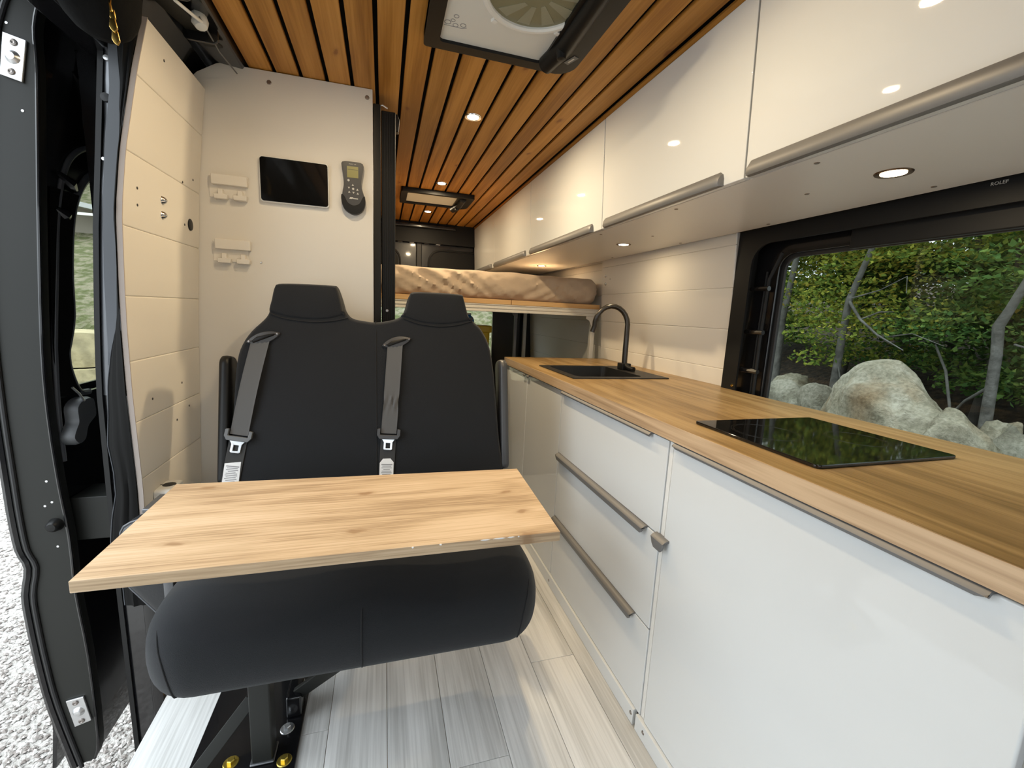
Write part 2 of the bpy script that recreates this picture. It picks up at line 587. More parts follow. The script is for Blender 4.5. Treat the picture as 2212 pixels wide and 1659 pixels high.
M['fan_white'] = mat('fan_white_plastic', (0.70, 0.71, 0.68), 0.38)
M['fan_screen'] = mat('fan_screen_tint', (0.22, 0.21, 0.13), 0.25, spec=.4)
M['fan_blade'] = mat('fan_blade_plastic', (0.28, 0.28, 0.20), 0.35)
M['win_glass'] = glass_mat('tinted_window_glass', (0.66, 0.68, 0.66), .5)
M['rear_glass'] = glass_mat('clear_glass', (0.8, 0.82, 0.8))
M['bark'] = mat('grey_bark', (0.07, 0.067, 0.06), 0.9, bump=(25, .6, .02), var=(9, (0.17, 0.165, 0.155), .35, .7))
M['bark_dk'] = mat('dark_bark', (0.055, 0.048, 0.042), 0.95, bump=(25, .6, .02), var=(7, (0.10, 0.09, 0.08), .35, .7))
M['rock'] = mat('pale_granite', (0.42, 0.40, 0.31), 0.9, bump=(11, .7, .05), var=(5.0, (0.60, 0.57, 0.46), .35, .65))
M['rock_br'] = mat('weathered_brown_granite', (0.50, 0.46, 0.35), 0.9, bump=(9, .8, .06), var=(3.2, (0.40, 0.29, 0.18), .48, .66))
M['rock_yl'] = mat('yellow_sandstone', (0.40, 0.34, 0.20), 0.9, bump=(6, .7, .05), var=(5.0, (0.26, 0.22, 0.13), .42, .65))
def rock_mat(name, cols, stain):
    m = bpy.data.materials.new(name)
    nt, b = nodes(m)
    N, L = nt.nodes, nt.links
    tc = N.new('ShaderNodeTexCoord')
    n1 = N.new('ShaderNodeTexNoise'); n1.inputs['Scale'].default_value = 2.6; n1.inputs['Detail'].default_value = 9; n1.inputs['Roughness'].default_value = .68
    n2 = N.new('ShaderNodeTexNoise'); n2.inputs['Scale'].default_value = 1.5; n2.inputs['Detail'].default_value = 6; n2.inputs['Distortion'].default_value = .8
    n3 = N.new('ShaderNodeTexNoise'); n3.inputs['Scale'].default_value = 34; n3.inputs['Detail'].default_value = 5
    for n in (n1, n2, n3): L.new(tc.outputs['Object'], n.inputs['Vector'])
    r = N.new('ShaderNodeValToRGB')
    r.color_ramp.elements[0].position = .34; r.color_ramp.elements[0].color = (*cols[0], 1)
    r.color_ramp.elements[1].position = .66; r.color_ramp.elements[1].color = (*cols[2], 1)
    e = r.color_ramp.elements.new(.5); e.color = (*cols[1], 1)
    L.new(n1.outputs['Fac'], r.inputs[0])
    k = N.new('ShaderNodeValToRGB'); k.color_ramp.elements[0].position = .50; k.color_ramp.elements[1].position = .68
    L.new(n2.outputs['Fac'], k.inputs[0])
    mk = N.new('ShaderNodeMix'); mk.data_type = 'RGBA'; mk.inputs[7].default_value = (*stain, 1)
    L.new(k.outputs[0], mk.inputs['Factor']); L.new(r.outputs[0], mk.inputs[6])
    k3 = N.new('ShaderNodeValToRGB'); k3.color_ramp.elements[0].position = .3; k3.color_ramp.elements[0].color = (.55, .55, .52, 1)
    k3.color_ramp.elements[1].position = .6
    L.new(n3.outputs['Fac'], k3.inputs[0])
    mm = N.new('ShaderNodeMix'); mm.data_type = 'RGBA'; mm.blend_type = 'MULTIPLY'; mm.inputs['Factor'].default_value = .8
    L.new(mk.outputs[2], mm.inputs[6]); L.new(k3.outputs[0], mm.inputs[7])
    L.new(mm.outputs[2], b.inputs['Base Color'])
    b.inputs['Roughness'].default_value = .9; b.inputs['Specular IOR Level'].default_value = .2
    bn = N.new('ShaderNodeBump'); bn.inputs['Strength'].default_value = 1.0; bn.inputs['Distance'].default_value = .10
    L.new(n1.outputs['Fac'], bn.inputs['Height']); L.new(bn.outputs['Normal'], b.inputs['Normal'])
    return m


M['rock'] = rock_mat('pale_granite_stone', [(.17, .16, .12), (.34, .325, .265), (.47, .455, .385)], (.30, .28, .20))
M['rock_br'] = rock_mat('weathered_granite_stone', [(.18, .16, .11), (.37, .34, .26), (.50, .47, .385)], (.30, .215, .13))
M['litter'] = mat('leaf_litter', (0.028, 0.020, 0.014), 0.95, bump=(14, 1, .06), var=(12, (0.085, 0.055, 0.032), .42, .7))
M['grass'] = mat('rough_grass_bank', (0.085, 0.095, 0.03), 0.95, bump=(10, 1, .12), var=(6.5, (0.20, 0.18, 0.115), .42, .60))
M['gravel'] = mat('pale_gravel', (0.29, 0.27, 0.245), 0.9, bump=(60, 1, .02), var=(45, (0.42, 0.40, 0.375), .35, .65))
M['pebble'] = mat('gravel_stone', (0.62, 0.58, 0.54), 0.85)
M['leaf_g'] = leaf_mat('green_leaves', [(0.04, 0.095, 0.03), (0.085, 0.17, 0.05), (0.17, 0.27, 0.07), (0.36, 0.40, 0.09)])
M['leaf_y'] = leaf_mat('yellowing_leaves', [(0.07, 0.14, 0.035), (0.17, 0.25, 0.055), (0.36, 0.39, 0.07), (0.52, 0.32, 0.06)])
M['leaf_d'] = leaf_mat('dark_green_leaves', [(0.028, 0.065, 0.022), (0.05, 0.115, 0.035), (0.095, 0.17, 0.045), (0.20, 0.27, 0.06)])
M['roof_metal'] = mat('grey_shed_roof', (0.42, 0.43, 0.42), 0.6)
M['shed_wall'] = mat('shed_wall', (0.25, 0.22, 0.18), 0.8)

# per-pebble tone
_nt = M['pebble'].node_tree
_g = _nt.nodes.new('ShaderNodeNewGeometry'); _r = _nt.nodes.new('ShaderNodeValToRGB')
_r.color_ramp.elements[0].color = (.17, .145, .13, 1); _r.color_ramp.elements[1].color = (.54, .52, .49, 1)
_e = _r.color_ramp.elements.new(.5); _e.color = (.35, .32, .295, 1)
_nt.links.new(_g.outputs['Random Per Island'], _r.inputs[0])
_nt.links.new(_r.outputs[0], _nt.nodes['Principled BSDF'].inputs['Base Color'])

# ================================================================== THE SETTING
def structure(name, loc, label=None):
    return thing(name, loc, label, None, None, 'structure')


# ---- ceiling: black lining with stained slats
CEIL = 1.91
ceiling = structure('ceiling', (0.2, 1.5, CEIL), 'stained pine slat ceiling over black lining')
MB().box(-.70, 1.42, -1.6, 4.12, CEIL + .016, CEIL + .05).build('lining', M['black_void'], ceiling)
slat_me = proto(MB().box(0, .0685, -1.3, 4.03, 0, .013), 'slat', M['slat'], .002, 1)
for i in range(15):
    place(slat_me, 'slat', ceiling, (-.415 + .0805 * i, 0, CEIL))
MB().tube([(.803, -1.3, CEIL - .002), (.803, 4.03, CEIL - .002)], .011, 10).build('edge_moulding', M['slat'], ceiling, smooth=True)
MB().box(-.66, 1.36, 4.03, 4.06, CEIL - .17, CEIL + .016).build('rear_header', M['black_matte'], ceiling)
MB().box(-.10, .62, 3.985, 4.03, CEIL - .05, CEIL - .02).build('rear_header_lip', M['black_metal'], ceiling, .006)

# ---- floor: grey vinyl planks on plywood
floor = structure('floor', (0, 1.2, 0), 'light grey wood-look vinyl plank floor')
MB().box(-.615, 1.36, -1.6, 4.1, -.026, -.006).build('subfloor', M['ply'], floor)
pw, pl = .1565, 1.22
plank_me = proto(MB().box(0, pw - .0012, 0, pl - .0015, 0, .006), 'plank', M['floor'], .0008, 1)
for r in range(9):
    y = -1.6 - (r * .47) % pl
    x = -.615 + r * pw
    while y < 2.7:
        if y + pl > -1.5:
            place(plank_me, 'plank', floor, (x, y, -.006))
        y += pl
MB().box(-.615, 1.36, 2.85, 4.1, -.006, 0).build('rear_sheet', M['plastic_dk'], floor)

# ---- left wall: painted boards, bowed like the van body
LPROF = [(-.3, -.655), (0, -.64), (.556, -.623), (1.08, -.600), (1.5, -.573), (1.70, -.553), (1.87, -.532)]
LEDGE = [(0, 1.37), (.66, 1.335), (.92, 1.303), (1.18, 1.285), (1.36, 1.279), (1.5, 1.30), (1.68, 1.338), (1.84, 1.378)]
wall_left = structure('wall_left', (-.62, 1.52, 0), 'cream painted board wall beside the sliding door')
zs = [.515, .68, .84, 1.0, 1.162, 1.327, 1.50, 1.68, 1.822]
for a, b in zip(zs, zs[1:]):
    mb = MB()
    rings = []
    for k in range(4):
        z = a + (b - a) * k / 3
        x = interp(LPROF, z)
        e = interp(LEDGE, z)
        rings.append([(x, e, z), (x, 1.728, z), (x - .012, 1.728, z), (x - .012, e, z)])
    mb.loft(rings)
    mb.build('board', M['paint'], wall_left, .0034, 1)
mb = MB()
mb.loft([[(interp(LPROF, z) - .0125, interp(LEDGE, z) + .012, z), (interp(LPROF, z) - .0125, 1.728, z),
          (interp(LPROF, z) - .02, 1.728, z), (interp(LPROF, z) - .02, interp(LEDGE, z) + .012, z)] for z in zs])
mb.build('backing', M['edge_white'], wall_left)
M['board_edge_shaded'] = mat('shaded_board_edge', (0.36, 0.31, 0.28), 0.7)  # darker strip over the front board edges, shade put into its colour
zq = [.515 + (1.822 - .515) * k / 30 for k in range(31)]
mb = MB()
mb.loft([[(interp(LPROF, z) - .0005, interp(LEDGE, z) - .0022, z), (interp(LPROF, z) - .0005, interp(LEDGE, z) + .0002, z), (interp(LPROF, z) - .0118, interp(LEDGE, z) + .0002, z), (interp(LPROF, z) - .0118, interp(LEDGE, z) - .0022, z)] for z in zq])
mb.build('board_edge_shade_strip', M['board_edge_shaded'], wall_left, smooth=True, angle=40)
screw_me = proto(MB().lathe((0, 0, 0), (0, 0, 1), [(0, .0018), (.0045, .0016), (.006, .0002), (.006, -.001)], 12), 'screw', M['steel_screw'], smooth=True)
hole_me = proto(MB().lathe((0, 0, 0), (0, 0, 1), [(0, .0006), (.0035, .0006), (.0037, -.001)], 10), 'screw_hole', M['rubber'])
RX = (0, math.pi / 2, 0)
RXm = (0, -math.pi / 2, 0)
RYm = (math.pi / 2, 0, 0)


def onleft(y, z, off=0.0):
    return (interp(LPROF, z) + off, y, z)


for (y, z) in [(1.345, 1.425), (1.345, 1.385), (1.60, 1.505), (1.672, 1.53), (1.615, 1.385), (1.40, .886), (1.585, .90), (1.545, .79), (1.635, .815), (1.46, 1.77)]:
    place(hole_me, 'screw_hole', wall_left, onleft(y, z), RX)
hm = proto(MB().lathe((0, 0, 0), (0, 0, 1), [(0, .003), (.014, .003), (.0175, .002), (.0185, -.001)], 20), 'grommet', M['plastic_bl'], smooth=True)
place(hm, 'grommet', wall_left, onleft(1.655, 1.392), RX, 'round black cable plug')
bolt_me = proto(MB().lathe((0, 0, 0), (0, 0, 1), [(0, .010), (.004, .0098), (.0085, .006), (.010, .002), (.012, 0), (.012, -.001)], 14), 'dome_bolt', M['chrome'], smooth=True)
for z in (1.425, 1.386):
    place(bolt_me, 'dome_bolt', wall_left, onleft(1.475, z), RX, 'shiny dome head bolt')

# ---- partition with the tablet on it
wall_partition = structure('wall_partition', (-.3, 1.73, 0), 'tall cream partition panel behind the bench seat')
pp = [(-.655, 0.0), (-.034, 0.0), (-.034, CEIL - .001), (-.492, CEIL - .004), (-.505, CEIL - .008), (-.560, 1.868), (-.585, 1.84), (-.60, 1.5)]
MB().prism(pp, XZ, 1.73, 1.747).build('panel', M['paint'], wall_partition, .001, 1)
MB().box(-.036, -.0335, 1.7285, 1.7475, 0, CEIL - .003).build('edge_strip', M['edge_white'], wall_partition)
for (x, z) in [(-.356, 1.873), (-.051, 1.880)]:
    place(screw_me, 'screw', wall_partition, (x, 1.73, z), RYm, 'countersunk panel screw', (1.25, 1.25, 1.25))
place(bolt_me, 'peg', wall_partition, (-.402, 1.73, 1.297), RYm, 'small pale peg', (.35, .35, .5)).data = bolt_me
MB().box(-.050, -.034, 1.747, 2.50, 0, CEIL - .01).build('side_panel', M['black_matte'], wall_partition)
MB().box(-.64, -.05, 2.48, 2.50, 0, CEIL - .01).build('rear_panel', M['black_matte'], wall_partition)

# ---- black roof rail over the left wall
roof_rail = structure('trim_1', (-.55, 1.0, CEIL - .1), 'bare black roof rail above the left wall')
mb = MB()
mb.loft([[(-.417, y, CEIL + .014), (-.43, y, CEIL - .012), (-.55, y, CEIL + .0), (-.615, y, CEIL - .07), (-.64, y, CEIL - .16), (-.70, y, CEIL - .16), (-.70, y, CEIL + .05), (-.417, y, CEIL + .05)] for y in (-.2, 2.5)])
mb.build('roof_rail', M['black_metal'], roof_rail, .004)
MB().bar((-.52, 1.36, CEIL - .03), (-.47, 1.60, CEIL - .02), .05, .006).build('rail_bracket', M['grey_metal'], roof_rail, .002)
MB().tube([(-.50, 1.30, CEIL - .02), (-.475, 1.36, CEIL - .045), (-.458, 1.42, CEIL - .04), (-.45, 1.47, CEIL - .03)], .004, 8).build('wire', M['white_plastic'], roof_rail, smooth=True)
MB().tube([(-.452, 1.44, CEIL - .03), (-.445, 1.56, CEIL - .05), (-.44, 1.70, CEIL - .04)], .002, 6).build('wire', M['plastic_gr'], roof_rail, smooth=True)
MB().lathe((-.462, 1.47, CEIL - .02), (.25, -.2, -1), [(0, .026), (.014, .022), (.02, .010), (.018, -.01), (.008, -.02), (0, -.02)], 10).build('tape_wrap', M['fan_white'], roof_rail, smooth=True)
for y in (1.34, 1.52):
    MB().prism(rrect(-.52, -.435, CEIL - .05, CEIL - .005, .015), XZ, y, y + .008).build('rib', M['black_metal'], roof_rail, .002, 1)

# ---- right wall: painted boards
wall_right = structure('wall_right', (1.35, 2.2, 0), 'cream painted board wall behind the sink')
rz = [.50, .652, .815, .978, 1.141, 1.304, 1.467, 1.512]
WR = lambda z: 1.345 + (0.91 - z) * 0.07
for (y0, y1, off, zz) in ((1.425, 2.505, 0, rz), (2.505, 4.08, .055, [.02, .165, .326, .489] + rz[1:])):
    for a, b in zip(zz, zz[1:]):
        mb = MB()
        mb.loft([[(WR(z) + off, y0, z), (WR(z) + off, y1, z), (WR(z) + off + .012, y1, z), (WR(z) + off + .012, y0, z)] for z in (a, b)])
        mb.build('board', M['paint'], wall_right, .0034, 1)
mb = MB()
mb.loft([[(WR(z) + .0125, 1.426, z), (WR(z) + .0125, 2.504, z), (WR(z) + .05, 2.504, z), (WR(z) + .05, 1.426, z)] for z in (.5, 1.512)])
mb.loft([[(WR(z) + .0675, 2.50, z), (WR(z) + .0675, 4.08, z), (WR(z) + .10, 4.08, z), (WR(z) + .10, 2.50, z)] for z in (0, 1.6)])
mb.build('backing', M['edge_white'], wall_right)
for z in (1.415, 1.368):
    place(bolt_me, 'dome_bolt', wall_right, (WR(z), 2.455, z), RXm, 'shiny dome head bolt', (.8, .8, .6))
place(hole_me, 'screw_hole', wall_right, (WR(1.39), 2.40, 1.395), RXm)

# ---- outer body panels that keep the daylight out
body = structure('wall_outer', (0, 1.5, -.2), 'black van body shell')
MB().box(-.98, 1.52, -1.7, 4.16, CEIL + .052, CEIL + .075).build('roof_skin', M['black_metal'], body)
MB().box(1.47, 1.50, 1.40, 4.14, -.25, CEIL + .05).build('right_skin', M['black_metal'], body)
MB().box(1.47, 1.50, -1.7, 1.41, -.25, .83).build('right_skin_lower', M['black_metal'], body)
MB().box(1.43, 1.50, -1.7, 1.41, 1.44, CEIL + .05).build('right_skin_upper', M['black_metal'], body)
MB().box(1.47, 1.50, -1.7, -.12, .83, 1.44).build('right_skin_front', M['black_metal'], body)
MB().box(-.78, -.74, 1.56, 4.14, -.25, CEIL + .05).build('left_skin', M['black_metal'], body)
MB().box(-.93, -.90, -1.7, .02, -.25, CEIL + .05).build('left_skin_front', M['black_metal'], body)
MB().holed([[(-.93, -.25), (1.50, -.25), (1.50, CEIL + .05), (-.93, CEIL + .05)], rrect(-.74, 1.30, .72, 1.52, .12)], XZ, -1.30, -1.28).build('unseen_windscreen_surround', M['black_matte'], body)  # unseen cab front, its opening shaped to let daylight onto seat and floor

# ---- window on the right
win = structure('window_1', (1.37, .6, .85), 'wide black framed tinted side window above the worktop')
MB().holed([[(-.30, .80), (1.422, .80), (1.422, 1.515), (-.30, 1.515)], rrect(-.12, 1.35, .84, 1.455, .075)], YZ, 1.318, 1.326).build('trim_panel', M['black_matte'], win)
MB().holed([[(-.30, .80), (1.45, .80), (1.45, 1.52), (-.30, 1.52)], rrect(-.10, 1.276, .83, 1.418, .055)], YZ, 1.372, 1.384).build('inner_frame', M['black_metal'], win, .002, 1)
MB().holed([rrect(-.105, 1.30, .82, 1.43, .07), rrect(-.085, 1.262, .845, 1.405, .045)], YZ, 1.386, 1.398).build('rubber_gasket', M['rubber'], win, .003)
MB().box(1.399, 1.403, -.12, 1.32, .81, 1.44).build('glass_pane', M['win_glass'], win)
for z in (1.297, 1.137, .99):
    MB().tube([(1.345, 1.28, z), (1.345, 1.36, z)], .009, 8).build('frame_rib', M['black_metal'], win, smooth=True)
MB().tube([(1.352, 1.292, .85), (1.352, 1.296, 1.1), (1.352, 1.292, 1.33), (1.352, 1.25, 1.42)], .006, 8).build('frame_bead', M['black_matte'], win, smooth=True)
MB().tube([(1.362, 1.315, .85), (1.362, 1.318, 1.1), (1.362, 1.313, 1.36)], .004, 8).build('frame_bead', M['black_matte'], win, smooth=True)
MB().box(1.352, 1.371, -.10, 1.02, 1.405, 1.465).build('shade_cassette', M['black_matte'], win, .004)
MB().lathe((1.322, 1.365, .925), (-1, 0, 0), [(0, .008), (.005, .007), (.007, .003), (.007, 0)], 12).build('frame_stud', M['brass'], win, smooth=True)
tm = Matrix.Translation((1.317, .680, 1.502)) @ Matrix(((0, 0, -1, 0), (-1, 0, 0, 0), (0, 1, 0, 0), (0, 0, 0, 1)))
text_mesh('ROLEF', .0105, .0004, M['ink_lt'], win, tm)

# ---- rear doors
for k, (x0, x1, wx0, wx1, lab) in enumerate(((-.73, .305, -.42, .20, 'left black rear door behind the bed'), (.318, 1.47, .44, 1.012, 'right black rear door behind the bed'))):
    d = structure('door_%d' % (k + 1), ((x0 + x1) / 2, 4.1, 0), lab)
    MB().holed([[(x0, -.2), (x1, -.2), (x1, CEIL + .03), (x0, CEIL + .03)], rrect(wx0, wx1, .50, 1.215, .07)], XZ, 4.085, 4.12).build('door_skin', M['black_metal'], d)
    MB().box(wx0 - .02, wx1 + .02, 4.095, 4.10, .48, 1.23).build('glass_pane', M['rear_glass'], d)
    MB().holed([rrect(x0 + .07, x1 - .15, 1.26, 1.70, .12), rrect(x0 + .085, x1 - .165, 1.275, 1.685, .11)], XZ, 4.072, 4.085).build('inner_moulding', M['black_matte'], d, .004)
    MB().prism(rrect(x0 + .09, x1 - .17, 1.28, 1.68, .105), XZ, 4.078, 4.085).build('inner_panel', M['black_matte'], d, .003)
    xm = .31
    for s in (0, 1):
        cx = xm + (-.055 - .10 * (s) if k == 0 else .075 + .10 * s)
        MB().box(cx - .03, cx + .012, 4.06, 4.085, 1.735, 1.775).build('latch', M['zinc'] if s == (0 if k == 0 else 1) else M['plastic_gr'], d, .004)
MB().box(.285, .335, 4.062, 4.084, 0.0, CEIL - .05).build('door_seal', M['rubber'], bpy.data.objects['door_2'], .008)

# ---- kick board under the kitchen
kick = structure('baseboard_right', (.69, 1.3, 0), 'white kick board below the kitchen units')
for (y0, y1) in ((.925, 2.43), (.22, .912)):
    MB().box(.692, .708, y0, y1, .001, .0505).build('kick_strip', M['gloss_white'], kick, .001, 1)
for (y, z) in ((1.594, .024), (.935, .032), (.872, .031), (.35, .03)):
    place(screw_me, 'screw', kick, (.692, y, z), RXm, 'cross head screw')
# ================================================================== KITCHEN
XF = .70            # front plane of the lower fronts


def pull(mb, y0, y1, z, x=XF, drop=.030, out=.020):
    """edge pull running along Y, its top at z, rounded end corners"""
    prof = [(x + .004, z), (x - .004, z + .001), (x - out * .7, z - .002), (x - out, z - .008), (x - out * 1.02, z - drop * .6), (x - out * .9, z - drop), (x - out * .72, z - drop),
            (x - out * .78, z - drop * .55), (x - out * .72, z - .010), (x - .004, z - .005), (x + .004, z - .005)]
    ys = [y0, y0 + .004, y0 + .012, y1 - .012, y1 - .004, y1]
    sc = [.35, .75, 1, 1, .75, .35]
    rings = []
    for y, s in zip(ys, sc):
        rings.append([(px if pz > z - .012 else px, y, z + (pz - z) * (s if pz < z - .012 else 1)) for px, pz in prof])
    mb.loft(rings)
    return mb


cab = thing('kitchen_cabinet', (1.0, 2.02, 0), 'white gloss two-door base cabinet under the sink', 'cabinet', 'kitchen base units')
MB().box(.722, 1.30, 1.604, 2.44, .05, .70).build('body', M['satin_white'], cab)
for y0, y1, hy in ((1.604, 2.046, 2.02), (2.050, 2.440, 2.076)):
    d = MB().box(XF, .718, y0, y1, .052, .862).build('door', M['gloss_white'], cab, .0018, 2)
    pull(MB(), hy - .018, hy + .018, .866, XF, .016, .012).build('handle', M['anod'], d, smooth=True)

dr = thing('kitchen_cabinet', (1.0, 1.25, 0), 'white gloss drawer unit with three long grey handles', 'cabinet', 'kitchen base units')
MB().box(.722, 1.30, .906, 1.600, .05, .862).build('body', M['satin_white'], dr)
for z0, z1, hy0, hy1 in ((.604, .862, .973, 1.586), (.326, .600, .958, 1.592), (.052, .322, .975, 1.590)):
    d = MB().box(XF, .718, .906, 1.600, z0, z1).build('drawer_front', M['gloss_white'], dr, .0018, 2)
    pull(MB(), hy0, hy1, z1 + (.003 if z1 < .8 else .0045), XF, .024 if z1 < .8 else .012, .018 if z1 < .8 else .015).build('handle', M['anod'], d, smooth=True)

ap = thing('kitchen_cabinet', (1.0, .56, 0), 'wide white gloss front below the hob with one long handle', 'cabinet', 'kitchen base units')
MB().box(.722, 1.30, .235, .888, .05, .862).build('body', M['satin_white'], ap)
d = MB().box(XF, .720, .235, .886, .052, .862).build('door', M['gloss_white'], ap, .0035, 3)
pull(MB(), .283, .876, .8665, XF, .013, .014).build('handle', M['anod'], d, smooth=True)
pull(MB(), .862, .914, .609, XF, .034, .020).build('handle', M['anod'], d, smooth=True, label='short grey catch pull')
MB().box(.703, .719, .889, .904, .052, .862).build('filler_strip', M['satin_white'], ap, .001, 1)

# worktop with the sink cut-out
wt = MB().holed([[(.692, .15), (1.318, .15), (1.318, 1.424), (1.346, 1.424), (1.346, 2.462), (.692, 2.462)], rrect(.775, 1.205, 1.655, 2.03, .02)], XY, .868, .908)
wt = wt.build('worktop', M['oak_y_shaded'], None, .0012, 1, origin=(1.0, 1.3, .868))
M['oak_edge'] = wood('oak_edge_band', 1, (0.34, 0.225, 0.13), (0.50, 0.345, 0.21), (0.60, 0.43, 0.27), rough=.42, ring=5.0, across=14, along=.8, fibre=190, rnd=False, fib_amt=.5)  # front edge keeps the oak tone without the worktop's painted shade
MB().box(.6905, .692, .15, 2.462, .8685, .9072).build('edge_band', M['oak_edge'], wt)
setprops(wt, 'long oak laminate worktop on the white base units', 'worktop')

sk = thing('kitchen_sink', (.99, 1.84, .71), 'black square inset sink in the oak worktop', 'sink')
MB().holed([rrect(.757, 1.226, 1.626, 2.052, .012), rrect(.795, 1.115, 1.665, 2.015, .03)], XY, .9085, .9125).build('rim', M['sink'], sk, .0015, 2)
mb = MB()
o_ = rrect(.795, 1.115, 1.665, 2.015, .03)
mb.loft([[(u, v, .911) for u, v in o_], [(u * .97 + .955 * .03, v * .97 + 1.84 * .03, .74) for u, v in o_], [(u * .9 + .955 * .1, v * .9 + 1.84 * .1, .722) for u, v in o_]], cap=False)
bot = [mb.v(u * .9 + .955 * .1, v * .9 + 1.84 * .1, .722) for u, v in o_]
mb.f(bot)
mb.build('basin', M['sink'], sk, smooth=True)
MB().lathe((.955, 1.84, .724), (0, 0, 1), [(0, .002), (.02, .001), (.035, .004), (.04, .001), (.04, -.001)], 20).build('drain', M['faucet'], sk, smooth=True)

fa = thing('kitchen_tap', (1.158, 1.905, .9125), 'gunmetal swan neck tap on the black sink', 'tap')
MB().box(1.133, 1.183, 1.880, 1.930, .9125, .945).build('base_block', M['plastic_bl'], fa, .004)
arc = [(1.158, 1.905, .945), (1.158, 1.906, 1.02), (1.160, 1.91, 1.10)]
for k in range(13):
    a = math.pi * k / 12 * 1.06
    arc.append((1.085 + .078 * math.cos(a), 1.915 + .05 * k / 12, 1.137 + .085 * math.sin(a)))
arc.append((arc[-1][0] - .008, arc[-1][1] + .004, arc[-1][2] - .03))
MB().tube(arc, [.0135] * 2 + [.0125] * (len(arc) - 2), 14).build('spout', M['faucet'], fa, smooth=True)
MB().tube([(1.155, 1.888, .935), (1.158, 1.862, .925), (1.168, 1.832, .921)], [.012, .011, .0135], 12).build('lever', M['plastic_bl'], fa, smooth=True)

hob = thing('induction_hob', (.95, .735, .908), 'black glass induction hob set on the oak worktop', 'hob')
MB().prism(rrect(.765, 1.152, .566, .900, .010), XY, .9085, .9155).build('glass_plate', M['black_glass'], hob, .002, 3)
for (x, y, r) in ((1.05, .70, .062), (.87, .78, .075)):
    for rr in (r, r * .93):
        MB().holed([[(x + rr * math.cos(t), y + rr * math.sin(t)) for t in [k * .1309 for k in range(48)]], [(x + (rr - .0009) * math.cos(t), y + (rr - .0009) * math.sin(t)) for t in [k * .1309 for k in range(48)]]], XY, .9154, .91565).build('ring_mark', M['ring_print'], hob)

# upper cabinets
ZU = 1.505
UL = [('white gloss wall cabinet above the hob', .03, .886, .10, .872), ('white gloss wall cabinet between hob and sink', .891, 1.588, .954, 1.556),
      ('white gloss wall cabinet above the sink', 1.593, 2.448, 1.66, 2.428), ('white gloss wall cabinet over the foot of the bed', 2.453, 3.298, 2.53, 3.27),
      ('last white gloss wall cabinet against the rear door', 3.303, 4.05, 3.38, 4.02)]
UX = lambda z: .815 - (z - 1.50) * .048
for lab, y0, y1, h0, h1 in UL:
    u = thing('wall_cabinet', (1.0, (y0 + y1) / 2, ZU), lab, 'cabinet', 'white wall cabinets along the ceiling')
    MB().prism([(.84, 1.525), (1.29, 1.525), (1.25, CEIL - .001), (.82, CEIL - .001)], XZ, y0 + .004, y1 - .004).build('body', M['satin_white'], u)
    d = MB().prism([(UX(1.503), 1.503), (UX(1.503) + .018, 1.503), (UX(1.896) + .018, 1.896), (UX(1.896), 1.896)], XZ, y0, y1).build('door', M['gloss_white'], u, .0018, 2)
    mb = MB()
    x = UX(1.503)
    prof = [(x + .002, 1.5025), (x - .006, 1.499), (x - .017, 1.5005), (x - .021, 1.507), (x - .020, 1.520), (x - .013, 1.532), (x - .003, 1.537), (x + .002, 1.5365)]
    rings = []
    for y, s in ((h0, .5), (h0 + .003, .8), (h0 + .012, 1), (h1 - .012, 1), (h1 - .003, .8), (h1, .5)):
        rings.append([(x + (px - x) * s, y, 1.5025 + (pz - 1.5025) * s) for px, pz in prof])
    mb.loft(rings).build('handle', M['anod'], d, smooth=True)

sh = thing('cabinet_base_panel', (1.05, 2.0, ZU), 'long white panel closing the wall cabinets from below', 'panel')
MB().box(.84, 1.286, .03, 4.05, ZU, ZU + .018).build('panel', M['satin_white'], sh, .001, 1)
MB().box(.836, .840, .03, 4.05, ZU - .001, ZU + .018).build('edge_strip', M['edge_white'], sh)
for (x, y) in ((.872, .754), (1.053, .926), (1.243, .76), (1.259, 1.238), (.868, 1.209), (1.066, 1.623), (1.26, 1.70), (.87, 1.70), (1.26, 2.3)):
    place(screw_me, 'screw', sh, (x, y, ZU), (math.pi, 0, 0), 'recessed panel screw')


# ---- puck lights
def puck(x, y, z, label, group, r, bez, power):
    t = thing('downlight', (x, y, z), label, 'light', group)
    MB().lathe((x, y, z), (0, 0, -1), [(r * .86, -.004), (r * .86, .0012), (r, .0022), (r * 1.22, .0028), (r * 1.28, .0005), (r * 1.28, -.002)], 32).build('bezel', bez, t, smooth=True)
    MB().lathe((x, y, z), (0, 0, -1), [(0, .0030), (r * .6, .0030), (r * .86, .0024), (r * .86, -.002)], 24).build('lens', M['led_warm'], t, smooth=True)
    li = bpy.data.lights.new('led', 'AREA')
    li.shape = 'DISK'
    li.size = r * 1.6
    li.energy = power
    li.color = (1.0, 0.79, 0.50)
    li.spread = math.radians(180)
    lo = bpy.data.objects.new('led', li)
    COL.objects.link(lo)
    lo.parent = t
    lo.location = (0, 0, -.0065)
    WL[lo] = WL[t]
    return t


